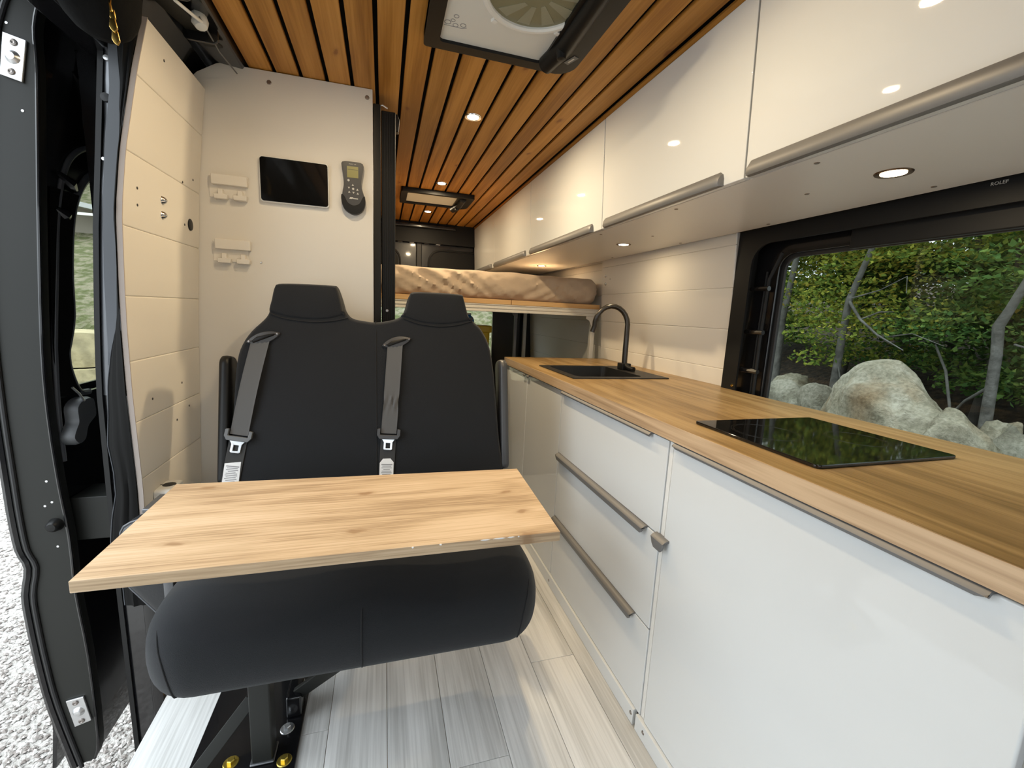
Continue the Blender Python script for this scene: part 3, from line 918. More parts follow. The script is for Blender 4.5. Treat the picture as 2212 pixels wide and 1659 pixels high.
PC, PU = 10.5, 1.5
puck(.338, 1.808, CEIL, 'lit round ceiling downlight halfway from the roof fan to the small rear vent', 'lit ceiling downlights', .026, M['chrome'], PC)
puck(.338, 2.763, CEIL, 'lit round ceiling downlight just before the small rear vent', 'lit ceiling downlights', .026, M['chrome'], PC * .6)
puck(.335, 3.575, CEIL, 'lit round ceiling downlight beyond the small rear vent', 'lit ceiling downlights', .026, M['chrome'], PC * .4)
puck(.328, .85, CEIL, 'lit round ceiling downlight in front of the roof fan', 'lit ceiling downlights', .026, M['chrome'], PC * .5)
puck(-.108, 1.222, CEIL, 'lit round ceiling downlight beside the roof fan', 'lit ceiling downlights', .026, M['chrome'], PC * .26)
puck(1.066, .733, ZU, 'lit bronze rimmed downlight under the cabinets above the hob', 'downlights under the wall cabinets', .027, M['bezel'], PU)
puck(1.076, 1.868, ZU, 'lit bronze rimmed downlight under the cabinets above the sink', 'downlights under the wall cabinets', .026, M['bezel'], PU)
puck(1.076, 2.969, ZU, 'lit bronze rimmed downlight under the cabinets above the bed', 'downlights under the wall cabinets', .026, M['bezel'], PU)


# ---- roof fans
def roof_fan(x0, x1, y0, y1, name, label, big):
    t = thing(name, ((x0 + x1) / 2, (y0 + y1) / 2, CEIL - .03), label, 'fan')
    zb = CEIL - .027
    MB().holed([rrect(x0, x1, y0, y1, [.012, .06, .012, .012]), rrect(x0 + .040, x1 - .105, y0 + .03, y1 - .036, .012)], XY, zb, CEIL - .0005).build('frame', M['plastic_bl'], t, .007, 3)
    MB().box(x0 - .0, x0 + .007, y0 + .03, y1 - .035, zb + .002, CEIL - .001).build('slide_strip', M['white_plastic'], t)
    a0, a1, b0, b1 = x0 + .040, x1 - .105, y0 + .03, y1 - .036
    cx, cy, r = (x0 + x1) / 2 - .008, (y0 + y1) / 2 - .005, min(a1 - a0, b1 - b0) * (.545 if big else .3)
    circ = lambda rr, n=48: [(cx + rr * math.cos(2 * math.pi * k / n), cy + rr * math.sin(2 * math.pi * k / n)) for k in range(n)]
    if big:
        r, cx, cy = .118, .345, 1.082
        MB().holed([rrect(a0, a1 + .03, b0, b1, .01), circ(r)], XY, zb + .008, zb + .012).build('cover_plate', M['fan_white'], t)
        MB().lathe((cx, cy, zb + .008), (0, 0, -1), [(r - .004, -.006), (r - .004, .002), (r, .006), (r + .008, .006), (r + .013, .001), (r + .013, -.004)], 56).build('ring', M['white_plastic'], t, smooth=True)
        mb = MB()
        mb.lathe((cx, cy, zb + .011), (0, 0, -1), [(0, .004), (r * .5, .003), (r - .003, 0), (r - .003, -.003), (0, -.003)], 48)
        mb.build('screen', M['fan_screen'], t, smooth=True)
        for k in range(10):
            a = 2 * math.pi * k / 10 + .2
            p = lambda rad, an, zz: (cx + rad * math.cos(a + an), cy + rad * math.sin(a + an), zz)
            z1 = zb + .0068
            q = MB()
            q.loft([[p(.035, -.16, z1), p(.035, .16, z1), p(.035, .16, z1 + .0012), p(.035, -.16, z1 + .0012)],
                    [p(.104, -.02, z1 + .002), p(.104, .30, z1 + .002), p(.104, .30, z1 + .0032), p(.104, -.02, z1 + .0032)]])
            q.build('fan_blade', M['fan_blade'], t)
        for (dx, dy) in ((-.075, .112), (.09, .100), (-.09, -.09)):
            MB().obox((cx + dx, cy + dy, zb + .005), (.006, .003, 0), (-.003, .006, 0), (0, 0, .004)).build('clip', M['white_plastic'], t, .001, 1)
        # printed symbols on the plate
        for (px, py, rr) in ((a0 + .052, b1 - .075, .008), (a0 + .033, b1 - .069, .0075), (a0 + .024, b1 - .086, .006), (a0 + .012, b1 - .075, .009), (a0 + .030, b1 - .104, .007)):
            MB().holed([[(px + rr * math.cos(s * .393), py + rr * math.sin(s * .393)) for s in range(16)], [(px + rr * .74 * math.cos(s * .393), py + rr * .74 * math.sin(s * .393)) for s in range(16)]], XY, zb + .0074, zb + .0079).build('symbol', M['ink'], t)
        MB().tube([(a0 + .004, b1 - .062, zb + .0078), (a0 + .05, b1 - .062, zb + .0078), (a0 + .062, b1 - .068, zb + .0078)], .0008, 6).build('print_line', M['ink'], t)
    else:
        MB().box(a0, a1 + .03, b0, b1, zb + .010, zb + .014).build('cover_plate', M['fan_white'], t)
    # crank motor housing along the right side
    xx = a1 + .022
    MB().tube([(xx + .012, y0 + .04, zb + .004), (xx + .012, y0 + (y1 - y0) * .66, zb + .002), (xx - .008, y1 - .045 + (0 if big else .05), zb - .004)], [.024, .026, .024], 16).build('motor_housing', M['plastic_bl'], t, smooth=True)
    MB().lathe((xx + .004, y0 + (y1 - y0) * .68, zb - .006), (0, 0, -1), [(.0, .028), (.012, .026), (.014, .012), (.018, 0), (.018, -.01)], 16).build('crank_knob', M['plastic_bl'], t, smooth=True)
    if big:
        MB().obox((x1 - .030, y1 - .085, zb - .0006), (.008, .003, 0), (-.008, .020, 0), (0, 0, .0007)).build('badge', M['plastic_gr'], t)
        MB().obox((x1 - .030, y1 - .085, zb - .0014), (.0024, .0010, 0), (-.004, .011, 0), (0, 0, .0004)).build('badge_print', M['ink_lt'], t)
        MB().tube([(x1 - .085, y1 - .026, zb - .004), (x1 - .078, y1 - .008, zb - .003), (x1 - .074, y1 + .008, CEIL - .006)], .0016, 6).build('retaining_clip', M['chrome'], t, smooth=True)
    return t


roof_fan(.108, .545, .935, 1.357, 'roof_fan', 'large roof fan with white plate in a black frame', True)
roof_fan(.112, .575, 2.93, 3.26, 'roof_vent', 'small roof vent with pale panel near the rear doors', False)

# ================================================================== THINGS ON THE PARTITION
tb = thing('tablet', (-.286, 1.73, 1.497), 'black tablet with pale rim on the cream partition', 'tablet')
MB().prism(rrect(-.394, -.179, 1.497, 1.642, .010), XZ, 1.716, 1.7295).build('body', M['white_plastic'], tb, .003, 2)
MB().prism(rrect(-.391, -.182, 1.500, 1.639, .009), XZ, 1.7142, 1.7165).build('screen', M['screen'], tb, .0008, 1)

rm = thing('remote_control', (-.098, 1.73, 1.488), 'dark grey fan remote with olive display in its wall holder', 'remote')
rp = smoothloop([(-.134, 1.655), (-.1, 1.6585), (-.066, 1.655), (-.066, 1.628), (-.071, 1.60), (-.070, 1.575), (-.063, 1.550), (-.062, 1.525), (-.072, 1.500), (-.098, 1.489), (-.124, 1.503), (-.1355, 1.530), (-.1345, 1.555), (-.130, 1.580), (-.131, 1.61), (-.135, 1.635)], 3)
MB().prism(rp, XZ, 1.7085, 1.725).build('body', M['plastic_dk'], rm, .003, 2)
cr = smoothloop([(-.1375, 1.548), (-.128, 1.541), (-.118, 1.522), (-.098, 1.513), (-.078, 1.522), (-.068, 1.541), (-.0605, 1.548), (-.0595, 1.52), (-.071, 1.496), (-.098, 1.484), (-.127, 1.498), (-.138, 1.524)], 3)
MB().prism(cr, XZ, 1.7055, 1.7295).build('holder', M['plastic_bl'], rm, .002, 1)
MB().box(-.1185, -.0815, 1.7078, 1.7086, 1.6055, 1.6425).build('display', M['lcd'], rm)
MB().box(-.116, -.083, 1.7074, 1.7079, 1.6315, 1.6325).build('display_line', M['plastic_dk'], rm)
for (x, z, k) in ((-.114, 1.596, 'o'), (-.100, 1.582, 'u'), (-.113, 1.571, 'd'), (-.099, 1.569, 'o'), (-.085, 1.568, 'u'), (-.112, 1.558, 'u'), (-.098, 1.556, 'd'), (-.084, 1.555, 'u')):
    if k == 'o':
        pts = [(x + .0038 * math.cos(s * .5236), z + .0038 * math.sin(s * .5236)) for s in range(12)]
    else:
        s = 1 if k == 'u' else -1
        pts = [(x - .0037, z - .003 * s), (x + .0037, z - .003 * s), (x, z + .0034 * s)]
    MB().prism(pts, XZ, 1.7074, 1.7087).build('button', M['ink_lt'], rm)
tmx = Matrix.Translation((-.100, 1.7080, 1.6495)) @ Matrix(((1, 0, 0, 0), (0, 0, -1, 0), (0, 1, 0, 0), (0, 0, 0, 1)))
text_mesh('MAXX AIR', .0052, .0002, M['ink_lt'], rm, tmx)
tmx = Matrix.Translation((-.098, 1.7052, 1.5385)) @ Matrix(((1, 0, 0, 0), (0, 0, -1, 0), (0, 1, 0, 0), (0, 0, 0, 1)))
MB().prism([(-.1125, 1.5345), (-.103, 1.5345), (-.099, 1.5405), (-.109, 1.5405)], XZ, 1.7072, 1.7086).build('logo_mark', M['ink_lt'], rm)
MB().prism([(-.1015, 1.5352), (-.083, 1.5352), (-.0835, 1.5385), (-.0995, 1.5385)], XZ, 1.7072, 1.7086).build('logo_bar', M['ink_lt'], rm)

for k, (zt, lab) in enumerate(((1.568, 'upper milky plastic wall holder on the partition'), (1.364, 'lower milky plastic wall holder on the partition'))):
    t = thing('wall_holder', (-.487, 1.73, zt - .08), lab, 'holder', 'milky wall holders')
    MB().box(-.535, -.430, 1.712, 1.7298, zt - .033, zt).build('top_bar', M['clear_white'], t, .003, 2)
    MB().box(-.545, -.440, 1.7275, 1.7298, zt - .072, zt - .005).build('back_plate', M['clear_white'], t, .001, 1)
    for x0 in (-.528, -.472):
        MB().prism([(x0, zt - .078), (x0 + .038, zt - .078), (x0 + .040, zt - .062), (x0 + .026, zt - .060), (x0 + .026, zt - .046), (x0 + .012, zt - .046), (x0 + .012, zt - .062), (x0 - .002, zt - .062)], XZ, 1.709, 1.7275).build('hook', M['clear_white'], t, .002, 1)

fd = thing('folding_door', (.01, 1.80, 0), 'black ribbed folding door stacked beside the cream partition', 'door')
MB().box(-.032, -.006, 1.752, 1.80, 0.0, 1.875).build('frame', M['black_matte'], fd, .002, 1)
MB().box(-.004, .046, 1.765, 1.805, .01, 1.862).build('leading_post', M['black_matte'], fd, .003, 1)
rib_me = proto(MB().box(-.0022, .0022, -.003, .003, .012, 1.855), 'rib', M['black_matte'], .001, 1)
for k in range(6):
    place(rib_me, 'rib', fd, (.002 + k * .0082, 1.764, 0))
MB().tube([(-.012, 1.775, 1.845), (-.012, 1.76, 1.872), (.0, 1.758, 1.876), (.018, 1.76, 1.868)], .0028, 8).build('catch', M['zinc'], fd, smooth=True)
MB().prism([(.044, 1.80), (.058, 1.80), (.06, 1.84), (.052, 1.858), (.044, 1.86)], XZ, 1.77, 1.80).build('corner_cap', M['plastic_bl'], fd, .002, 1)
place(screw_me, 'screw', fd, (.016, 1.7605, 1.152), RYm, 'small bright screw')

# ================================================================== BED
bd = thing('bed_platform', (.40, 3.3, .0), 'raised bed platform with pale beam and plywood top', 'bed frame')
mb = MB()
pr = [(2.575, 1.168), (2.620, 1.168), (2.620, 1.214), (2.575, 1.214), (2.575, 1.208), (2.581, 1.206), (2.581, 1.196), (2.575, 1.194), (2.575, 1.188), (2.581, 1.186), (2.581, 1.178), (2.575, 1.176)]
mb.prism(pr, lambda u, v, w: (w, u, v), -.62, 1.345).build('front_beam', M['alu_white'], bd, .0008, 1)
MB().box(-.62, 1.345, 4.0, 4.05, 1.168, 1.214).build('rear_beam', M['alu_white'], bd)
for (x0, x1) in ((-.62, .748), (.752, 1.347)):
    MB().box(x0, x1, 2.572, 4.04, 1.2145, 1.243).build('plywood_board', M['ply'], bd, .001, 1)
MB().box(1.302, 1.330, 2.585, 2.615, 0.0, 1.168).build('leg', M['alu_white'], bd, .002, 1)
MB().box(1.302, 1.330, 4.0, 4.03, 0.0, 1.168).build('leg', M['alu_white'], bd, .002, 1)
MB().box(.905, .925, 3.0, 3.02, 0.0, 1.168).build('leg', M['plastic_gr'], bd, .002, 1)
MB().box(-.60, -.572, 2.585, 2.615, 0.0, 1.168).build('leg', M['alu_white'], bd, .002, 1)
MB().prism([(1.262, 1.168), (1.330, 1.168), (1.330, 1.10), (1.300, 1.108), (1.285, 1.14), (1.262, 1.152)], XZ, 2.583, 2.586).build('gusset', M['alu_white'], bd)
MB().prism([(.885, 1.168), (.925, 1.168), (.925, 1.13), (.905, 1.14), (.89, 1.155)], XZ, 2.995, 3.0).build('gusset', M['plastic_gr'], bd)

nx, ny = 300, 14
mb = MB()
cx0, cx1, cy0, cy1, zb, zt = -.60, 1.338, 2.582, 3.99, 1.2435, 1.408
prof = []                                          # section across Y: front bottom, round the front, top
for k in range(15):
    a = -math.pi / 2 + math.pi * k / 14
    prof.append((cy0 + .062 - .062 * math.cos(a), (zb + zt) / 2 + (zt - zb) / 2 * math.sin(a), k / 14))
for k in range(1, 9):
    prof.append((cy0 + .062 + (cy1 - cy0 - .062) * k / 8, zt + (.006 if k < 8 else -.02), 1.0))
prof.append((cy1, zb, 1)); 
rings = []
for i in range(nx + 1):
    x = cx0 + (cx1 - cx0) * i / nx
    e = min(1.0, (cx1 - x) / .06, (x - cx0) / .06)
    e = math.sqrt(max(0.0, 1 - (1 - e) ** 2)) if e < 1 else 1.0
    ring = []
    for (y, z, t) in prof:
        zz = (zb + zt) / 2 + (z - (zb + zt) / 2) * (0.35 + .65 * e)
        yy = y + (1 - e) * .03
        dmp = math.sin(math.pi * min(1, max(.02, t * .96)))
        # diagonal pulls in the sheet plus softer crumples
        w = noise.noise(Vector((x * 17 + z * 22, z * 7, 1.3))) * .7 + noise.noise(Vector((x * 40 - z * 34, z * 12, 7.1))) * .25
        w2 = abs(noise.noise(Vector((x * 10 + z * 18, z * 5, 4.4))))
        w3 = abs(noise.noise(Vector((x * 13 - z * 24, z * 4, 9.4))))
        yy -= (w * .010 + (.5 - w2 * 2) * .022 + (.5 - w3 * 2) * .016) * dmp
        zz += noise.noise(Vector((x * 7, y * 4, 2.2))) * .009 * (1 if t > .9 else 0)
        zz = max(zz, zb)
        ring.append((x, yy, zz))
    rings.append(ring)
mb.loft(rings)
mt = mb.build('mattress', M['sheet'], None, smooth=True, angle=70)
setprops(mt, 'mattress in a rumpled beige fitted sheet on the bed platform', 'mattress')

bn = thing('storage_bin', (.695, 3.55, 0), 'tall yellow storage bin below the bed', 'bin')
MB().loft([[(u * s + .695, v * s + 3.55, z) for u, v in rrect(-.14, .14, -.12, .12, .03)] for z, s in ((.0005, .82), (1.0, 1.0))]).build('tub', M['yellow'], bn, smooth=True)
MB().prism([(u + .695, v + 3.55) for u, v in rrect(-.155, .155, -.135, .135, .03)], XY, 1.0, 1.055).build('lid', M['yellow'], bn, .008, 2)
jg = thing('water_jug', (.665, 3.50, 1.055), 'blue round jug standing on the yellow bin', 'jug')
MB().lathe((.665, 3.50, 1.055), (0, 0, 1), [(0, 0), (.04, 0), (.046, .008), (.046, .04), (.036, .062), (.02, .075), (.018, .085)], 20).build('body', M['blue'], jg, smooth=True)
MB().lathe((.665, 3.50, 1.138), (0, 0, 1), [(0, .012), (.018, .012), (.021, .009), (.021, 0), (0, 0)], 16).build('cap', M['white_plastic'], jg, smooth=True)
# ================================================================== BENCH SEAT
bs = thing('bench_seat', (-.04, 1.2, 0), 'black fabric double bench seat with two headrests', 'seat')
UU, NN, P0 = Vector((0, .2169, .9762)), Vector((0, -.9762, .2169)), Vector((0, 1.36, .5))
SB = lambda x, s, d: tuple(P0 + Vector((x, 0, 0)) + UU * s + NN * d)


def padded(outline, steps):
    mb = MB()
    mb.loft([[SB(x, s, d) for x, s in inset(outline, i)] for i, d in steps])
    return mb


bo = [(-.44, -.03), (-.441, .134), (-.433, .263), (-.428, .40), (-.422, .497), (-.409, .548), (-.384, .591), (-.352, .626), (-.338, .648), (-.332, .675), (-.326, .713), (-.318, .737), (-.300, .744),
      (-.233, .747), (-.155, .747), (-.138, .742), (-.126, .71), (-.114, .668), (-.095, .644), (-.060, .636), (-.022, .633), (.019, .640), (.052, .652), (.068, .672), (.078, .708), (.087, .730), (.100, .741),
      (.179, .744), (.255, .742), (.270, .735), (.279, .70), (.287, .668), (.305, .648), (.333, .621), (.360, .567), (.374, .491), (.382, .394), (.393, .232), (.405, .134), (.406, -.03)]
bo = smoothloop(bo, 3)
padded(bo, [(.010, -.10), (.002, -.088), (0, -.06), (0, -.025), (.002, -.010), (.006, .002), (.011, .008), (.016, .010)]).build('backrest', M['fabric'], bs, smooth=True, angle=50)
h1 = smoothloop([(-.336, .648), (-.330, .690), (-.322, .728), (-.306, .741), (-.233, .7445), (-.150, .744), (-.134, .732), (-.124, .698), (-.116, .662), (-.110, .648), (-.151, .631), (-.205, .624), (-.271, .628), (-.31, .637)], 4)
h2 = smoothloop([(.055, .652), (.070, .677), (.082, .722), (.099, .738), (.179, .741), (.260, .739), (.273, .722), (.281, .690), (.289, .662), (.302, .648), (.25, .632), (.186, .624), (.124, .628), (.085, .638)], 4)
for h in (h1, h2):
    padded(h, [(.003, -.03), (.003, -.006), (.005, .006), (.008, .0125), (.012, .0145)]).build('headrest', M['fabric'], bs, smooth=True, angle=50)
for crv in ([(-.330, .645), (-.30, .632), (-.255, .6245), (-.205, .6215), (-.151, .627), (-.105, .639)], [(.066, .644), (.11, .629), (.15, .6235), (.19, .6215), (.245, .629), (.292, .643)]):
    MB().tube([SB(x, s, .0125) for x, s in smoothloop(crv, 4, False)], .0016, 6).build('seam', M['thread'], bs, smooth=True)
MB().tube([SB(-.022, .632, .004), SB(-.021, .60, .0105), SB(-.020, .3, .0105), SB(-.020, .02, .0105)], .0014, 6).build('seam', M['thread'], bs, smooth=True)

# seat cushion
cp = smoothloop([(1.42, .36), (1.20, .352), (1.02, .338), (.965, .330), (.932, .343), (.918, .385), (.918, .43), (.930, .468), (.965, .497), (1.04, .512), (1.16, .508), (1.30, .492), (1.42, .485), (1.43, .42)], 3)
NXC = 44
rings = []
x0, x1 = -.486, .398
for i in range(NXC + 1):
    t = i / NXC
    x = x0 + (x1 - x0) * (0.5 - 0.5 * math.cos(math.pi * t))
    dd = min((x - x0), (x1 - x)) / .105
    e = math.sqrt(max(0, 1 - (1 - min(1, dd)) ** 2))
    ring = []
    for (y, z) in cp:
        yy = 1.18 + (y - 1.18) * (.62 + .38 * e) if y < 1.18 else y
        zz = .43 + (z - .43) * (.45 + .55 * e)
        zz += .006 * math.cos((x - x0) / (x1 - x0) * 2 * math.pi * 2) * (1 if z > .48 else 0) * e
        ring.append((x, yy, zz))
    rings.append(ring)
MB().loft(rings).build('seat_cushion', M['fabric'], bs, smooth=True, angle=60)
cl = [cp[k] for k in range(9, 32)]
MB().tube([(-.047, y - .0007, z + .0005) for y, z in cl], .0016, 6).build('seam', M['thread'], bs, smooth=True)
for (xs, sg) in ((-.415, 1), (.330, -1)):
    pts = []
    for (y, z) in cl[:15]:
        k = (z - .33) / .18
        x = xs - sg * .045 * k * k
        dd = min((x - x0), (x1 - x)) / .105
        e = math.sqrt(max(0, 1 - (1 - min(1, dd)) ** 2))
        yy = 1.18 + (y - 1.18) * (.62 + .38 * e) if y < 1.18 else y
        pts.append((x, yy - .0007, .43 + (z - .43) * (.45 + .55 * e)))
    MB().tube(pts, .0018, 6).build('seam', M['thread'], bs, smooth=True)

# folded-up armrests
for (a0, a1) in ((-.463, -.436), (.396, .422)):
    mb = MB()
    prf = rrect(-.075, .012, .13, .515, [.02, .03, .03, .02])
    mb.loft([[SB(a0 + (a1 - a0) * t, s, d) for d, s in inset(prf, i)] for t, i in ((0, .006), (.15, .001), (.5, 0), (.85, .001), (1, .006))])
    mb.build('armrest', M['plastic_dk'] if a0 > 0 else M['plastic_bl'], bs, smooth=True, angle=50)


# seat belts
def belt(top, bot, label_c, label_pts, gtilt, gc, kink):
    d = Vector((bot[0] - top[0], bot[1] - top[1]))
    n = Vector((-d.y, d.x)).normalized()
    L = 40
    mb = MB()
    rings = []
    for i in range(L + 1):
        t = i / L
        c = Vector(top) + d * t
        lift = .016 + .010 * math.sin(math.pi * min(1, t * 1.05)) * (1 if not kink else .7)
        row_t, row_b = [], []
        for k in range(9):
            w = (k / 8 - .5) * .0475
            q = 0.0006 * math.cos(k * math.pi)
            if kink:
                q += .0035 * math.exp(-((t - .66) / .09) ** 2) * math.sin(k * 2.1 + t * 20)
                w *= 1 - .06 * math.exp(-((t - .66) / .06) ** 2)
            p = c + n * w
            row_t.append(SB(p.x, p.y, lift + q + .0006))
            row_b.append(SB(p.x, p.y, lift + q - .0008))
        rings.append(row_t + row_b[::-1])
    mb.loft(rings)
    b = mb.build('seat_belt', M['webbing'], bs, smooth=True, angle=60)
    # guide bezel in the backrest
    e = Vector((math.cos(gtilt), math.sin(gtilt)))
    f = Vector((-e.y, e.x))
    lens = []
    for k in range(32):
        a = 2 * math.pi * k / 32
        ca, sa = math.cos(a), math.sin(a)
        lens.append(Vector(gc) + e * .048 * ca + f * .017 * sa * (1 - .45 * abs(ca) ** 2.2) * 1.05)
    lens = [(p.x, p.y) for p in lens]
    mb = MB()
    mb.loft([[SB(x, s, dd) for x, s in inset(lens, i)] for i, dd in ((0, .006), (0, .014), (.0015, .017), (.004, .018))])
    mb.build('belt_guide', M['plastic_dk'], b, smooth=True, angle=40)
    slot = [(p.x, p.y) for p in (Vector(gc) + e * (-.030) + f * -.008, Vector(gc) + e * .030 + f * -.002, Vector(gc) + e * .034 + f * .003, Vector(gc) + e * .02 + f * .0055, Vector(gc) + e * -.015 + f * .0075, Vector(gc) + e * -.034 + f * -.001)]
    mb = MB()
    mb.loft([[SB(x, s, dd) for x, s in inset(slot, i)] for i, dd in ((0, .0175), (.0005, .0215), (.003, .0235))])
    mb.build('guide_lip', M['plastic_bl'], b, smooth=True, angle=40)
    for sg in (-1, 1):
        c = Vector(gc) + e * (.040 * sg)
        MB().lathe(SB(c.x, c.y, .0175), NN, [(0, .0025), (.003, .0022), (.0042, .0005), (.0042, -.001)], 10).build('rivet', M['steel_screw'], b, smooth=True)
    # tongue
    dn = d.normalized()
    T = lambda u, v: (bot[0] + n.x * -u + dn.x * v, bot[1] + n.y * -u + dn.y * v)
    # outline in tongue space: u across, v down the belt
    o = [(-.036, -.014), (-.026, -.016), (-.026, .004), (.026, .004), (.026, -.016), (.036, -.014), (.036, .006), (.028, .018), (-.028, .018), (-.036, .006)]
    mb = MB()
    po = [T(u, v) for u, v in o]
    mb.loft([[SB(x, s, dd) for x, s in po] for dd in (.0125, .026)])
    mb.build('tongue_grip', M['plastic_gr'] if not kink else M['plastic_dk'], b, .002, 2)
    mb = MB()
    outer = [T(u, v) for u, v in ((-.020, .018), (.020, .018), (.0135, .028), (.0135, .050), (.010, .053), (-.010, .053), (-.0135, .050), (-.0135, .028))]
    inner = [T(u, v) for u, v in ((-.0068, .030), (.0068, .030), (.0068, .047), (-.0068, .047))]
    mb.holed([outer, inner], lambda u, v, w: SB(u, v, w), .017, .0195)
    mb.build('latch_plate', M['zinc'], b, .0006, 1)
    # lower strap with its printed label
    lo = Vector(T(0, .0))
    lc = Vector(label_c)
    dd2 = (lc - lo)
    dd2 = dd2.normalized()
    n2 = Vector((-dd2.y, dd2.x))
    mb = MB()
    a, c = lo + dd2 * .012, lo + dd2 * .26
    mb.loft([[SB(*(p + n2 * w), z) for w, z in ((-.0235, .0110), (.0235, .0110), (.0235, .0135), (-.0235, .0135))] for p in (a, (a + c) / 2, c)])
    mb.build('lower_strap', M['webbing_dark'], b)
    mb = MB()
    mb.loft([[SB(x, s, z) for x, s in label_pts] for z in (.0136, .0146)])
    lb = mb.build('label_tag', M['label'], b)
    for i in range(9):
        s0 = lc + dd2 * (-.018 + i * .0052)
        wd = (.017, .014, .016, .010, .015, .016, .013, .016, .012)[i]
        MB().obox(SB(s0.x, s0.y, .0148), Vector((SB(*(s0 + n2 * wd), 0))) - Vector(SB(*s0, 0)), (Vector(SB(*(s0 + dd2), 0)) - Vector(SB(*s0, 0))) * (.0011 if i else .0016), NN * .0002).build('print_line', M['ink'], b)


belt((-.352, .560), (-.406, .277), (-.424, .168), [(-.442, .196), (-.400, .198), (-.411, .08), (-.456, .08)], .32, (-.345, .567), False)
belt((.039, .560), (.018, .267), (.011, .150), [(-.010, .174), (.000, .187), (.023, .187), (.033, .174), (.030, .08), (-.013, .08)], .28, (.044, .564), True)

# steel base
MB().box(-.465, -.215, 1.00, 1.47, .0005, .009).build('base_plate', M['black_metal'], bs, .002, 1)
MB().box(-.318, -.270, 1.052, 1.100, .009, .362).build('leg', M['grey_metal'], bs, .004, 2)
MB().box(-.318, -.270, 1.38, 1.43, .009, .362).build('leg', M['grey_metal'], bs, .004, 2)
MB().box(-.40, .30, 1.03, 1.42, .318, .348).build('seat_frame', M['black_metal'], bs, .004, 1)
MB().bar((-.445, 1.045, .020), (-.325, 1.105, .155), .030, .008, (0, -1, .4)).build('brace', M['grey_metal'], bs, .001, 1)
MB().bar((-.245, 1.21, .045), (-.045, 1.02, .325), .035, .014, (.3, -1, .5)).build('brace', M['grey_metal'], bs, .002, 1)
MB().box(-.262, -.222, 1.17, 1.24, .009, .075).build('hinge_bracket', M['black_metal'], bs, .006, 2)
MB().box(-.322, -.266, 1.048, 1.104, .009, .017).build('weld_bead', M['bare_metal'], bs, .003, 1)
for (x, y, mt_) in ((-.411, 1.162, 'yellow_zinc'), (-.243, 1.049, 'yellow_zinc'), (-.253, 1.140, 'zinc'), (-.37, 1.075, 'yellow_zinc')):
    b = MB().lathe((x, y, .009), (0, 0, 1), [(0, .0025), (.0165, .0025), (.018, .001), (.018, 0)], 18).build('washer', M[mt_], bs, smooth=True)
    MB().lathe((x, y, .0115), (0, 0, 1), [(0, .009), (.008, .009), (.0095, .007), (.0095, 0)], 6).build('bolt_head', M[mt_], b)

# ================================================================== TABLE
tbl = thing('table', (-.05, .97, 0), 'oak laminate folding table in front of the bench seat', 'table')
TP = [(-.479, 1.175), (-.471, .781), (.355, .774), (.374, 1.144)]
MB().prism(TP, XY, .699, .720).build('table_top', M['oak_x'], tbl, .0010, 1)
MB().box(-.513, -.490, 1.150, 1.173, .295, .69).build('support_post', M['bare_metal'], tbl, .003, 1)
MB().box(-.489, -.36, 1.150, 1.173, .296, .3175).build('swing_arm', M['bare_metal'], tbl, .002, 1)
MB().box(-.513, -.36, 1.09, 1.173, .688, .6985).build('leg_bracket', M['bare_metal'], tbl, .002, 1)
random.seed(3)
for (xa, xb) in ((.185, .205), (.210, .236), (.240, .256), (.262, .266), (.104, .109), (.052, .056)):
    pts = [(xa, .7185)] + [(xa + (xb - xa) * k / 4, .7195) for k in range(1, 4)] + [(xb, .7185)] + [(xb - (xb - xa) * k / 4, .7177 - random.random() * .0012) for k in range(1, 4)]
    MB().prism(pts, XZ, .7745, .7755 + (xa < .15) * .0014).build('chipped_edge', M['label'], tbl)

# ================================================================== LEFT SIDE
so = thing('socket_box', onleft(1.42, .56), 'small grey socket box low on the cream board wall', 'socket')
X_ = interp(LPROF, .6)
MB().prism(rrect(1.382, 1.466, .53, .626, .010), YZ, X_, X_ + .045).build('housing', M['white_plastic'], so, .006, 2)
MB().lathe((X_ + .024, 1.425, .6255), (0, 0, 1), [(0, .0012), (.016, .0012), (.017, 0)], 20).build('opening', M['rubber'], so)
MB().box(X_ + .002, X_ + .008, 1.424, 1.427, .6255, .6267).build('slot', M['rubber'], so)
MB().lathe((X_ + .022, 1.382, .585), (0, -1, 0), [(0, .004), (.005, .003), (.006, 0)], 12).build('screw', M['steel_screw'], so, smooth=True)

# curtain beside the wall edge
CE = [(1.86, -.590), (1.80, -.598), (1.731, -.600), (1.662, -.600), (1.60, -.607), (1.527, -.606), (1.43, -.622), (1.342, -.632), (1.253, -.629), (1.16, -.642), (1.09, -.654), (1.018, -.672), (.934, -.686), (.847, -.692), (.772, -.70), (.694, -.693), (.628, -.694), (.563, -.708), (.482, -.718), (.40, -.70), (.30, -.70)][::-1]
CEz = [(z, x) for z, x in CE]
ct = thing('curtain', (-.64, 1.33, .30), 'black blackout curtain with grey lining bunched beside the cream wall', 'curtain')
mb = MB()
rings = []
for i in range(61):
    z = .30 + (1.86 - .30) * i / 60
    xl, xr = interp(CEz, z), interp(LPROF, min(z, 1.86)) - .0135
    yr = interp(LEDGE, z) - .005
    front, back = [], []
    for k in range(9):
        t = k / 8
        x = xl + (xr - xl) * t
        y = 1.362 + (yr - 1.362) * t - .010 * abs(math.sin(t * math.pi * 2.5 + z * 2.2)) * math.sin(math.pi * t)
        front.append((x, y, z))
        back.append((x, y + .003, z))
    rings.append(front + back[::-1])
mb.loft(rings).build('cloth', M['curtain'], ct, smooth=True, angle=60)
MB().tube([(interp(CEz, z), 1.3605, z) for z in [.30 + 1.56 * i / 80 for i in range(81)]], .0016, 6).build('hem_piping', M['lining'], ct, smooth=True)
mb = MB()
rings = []
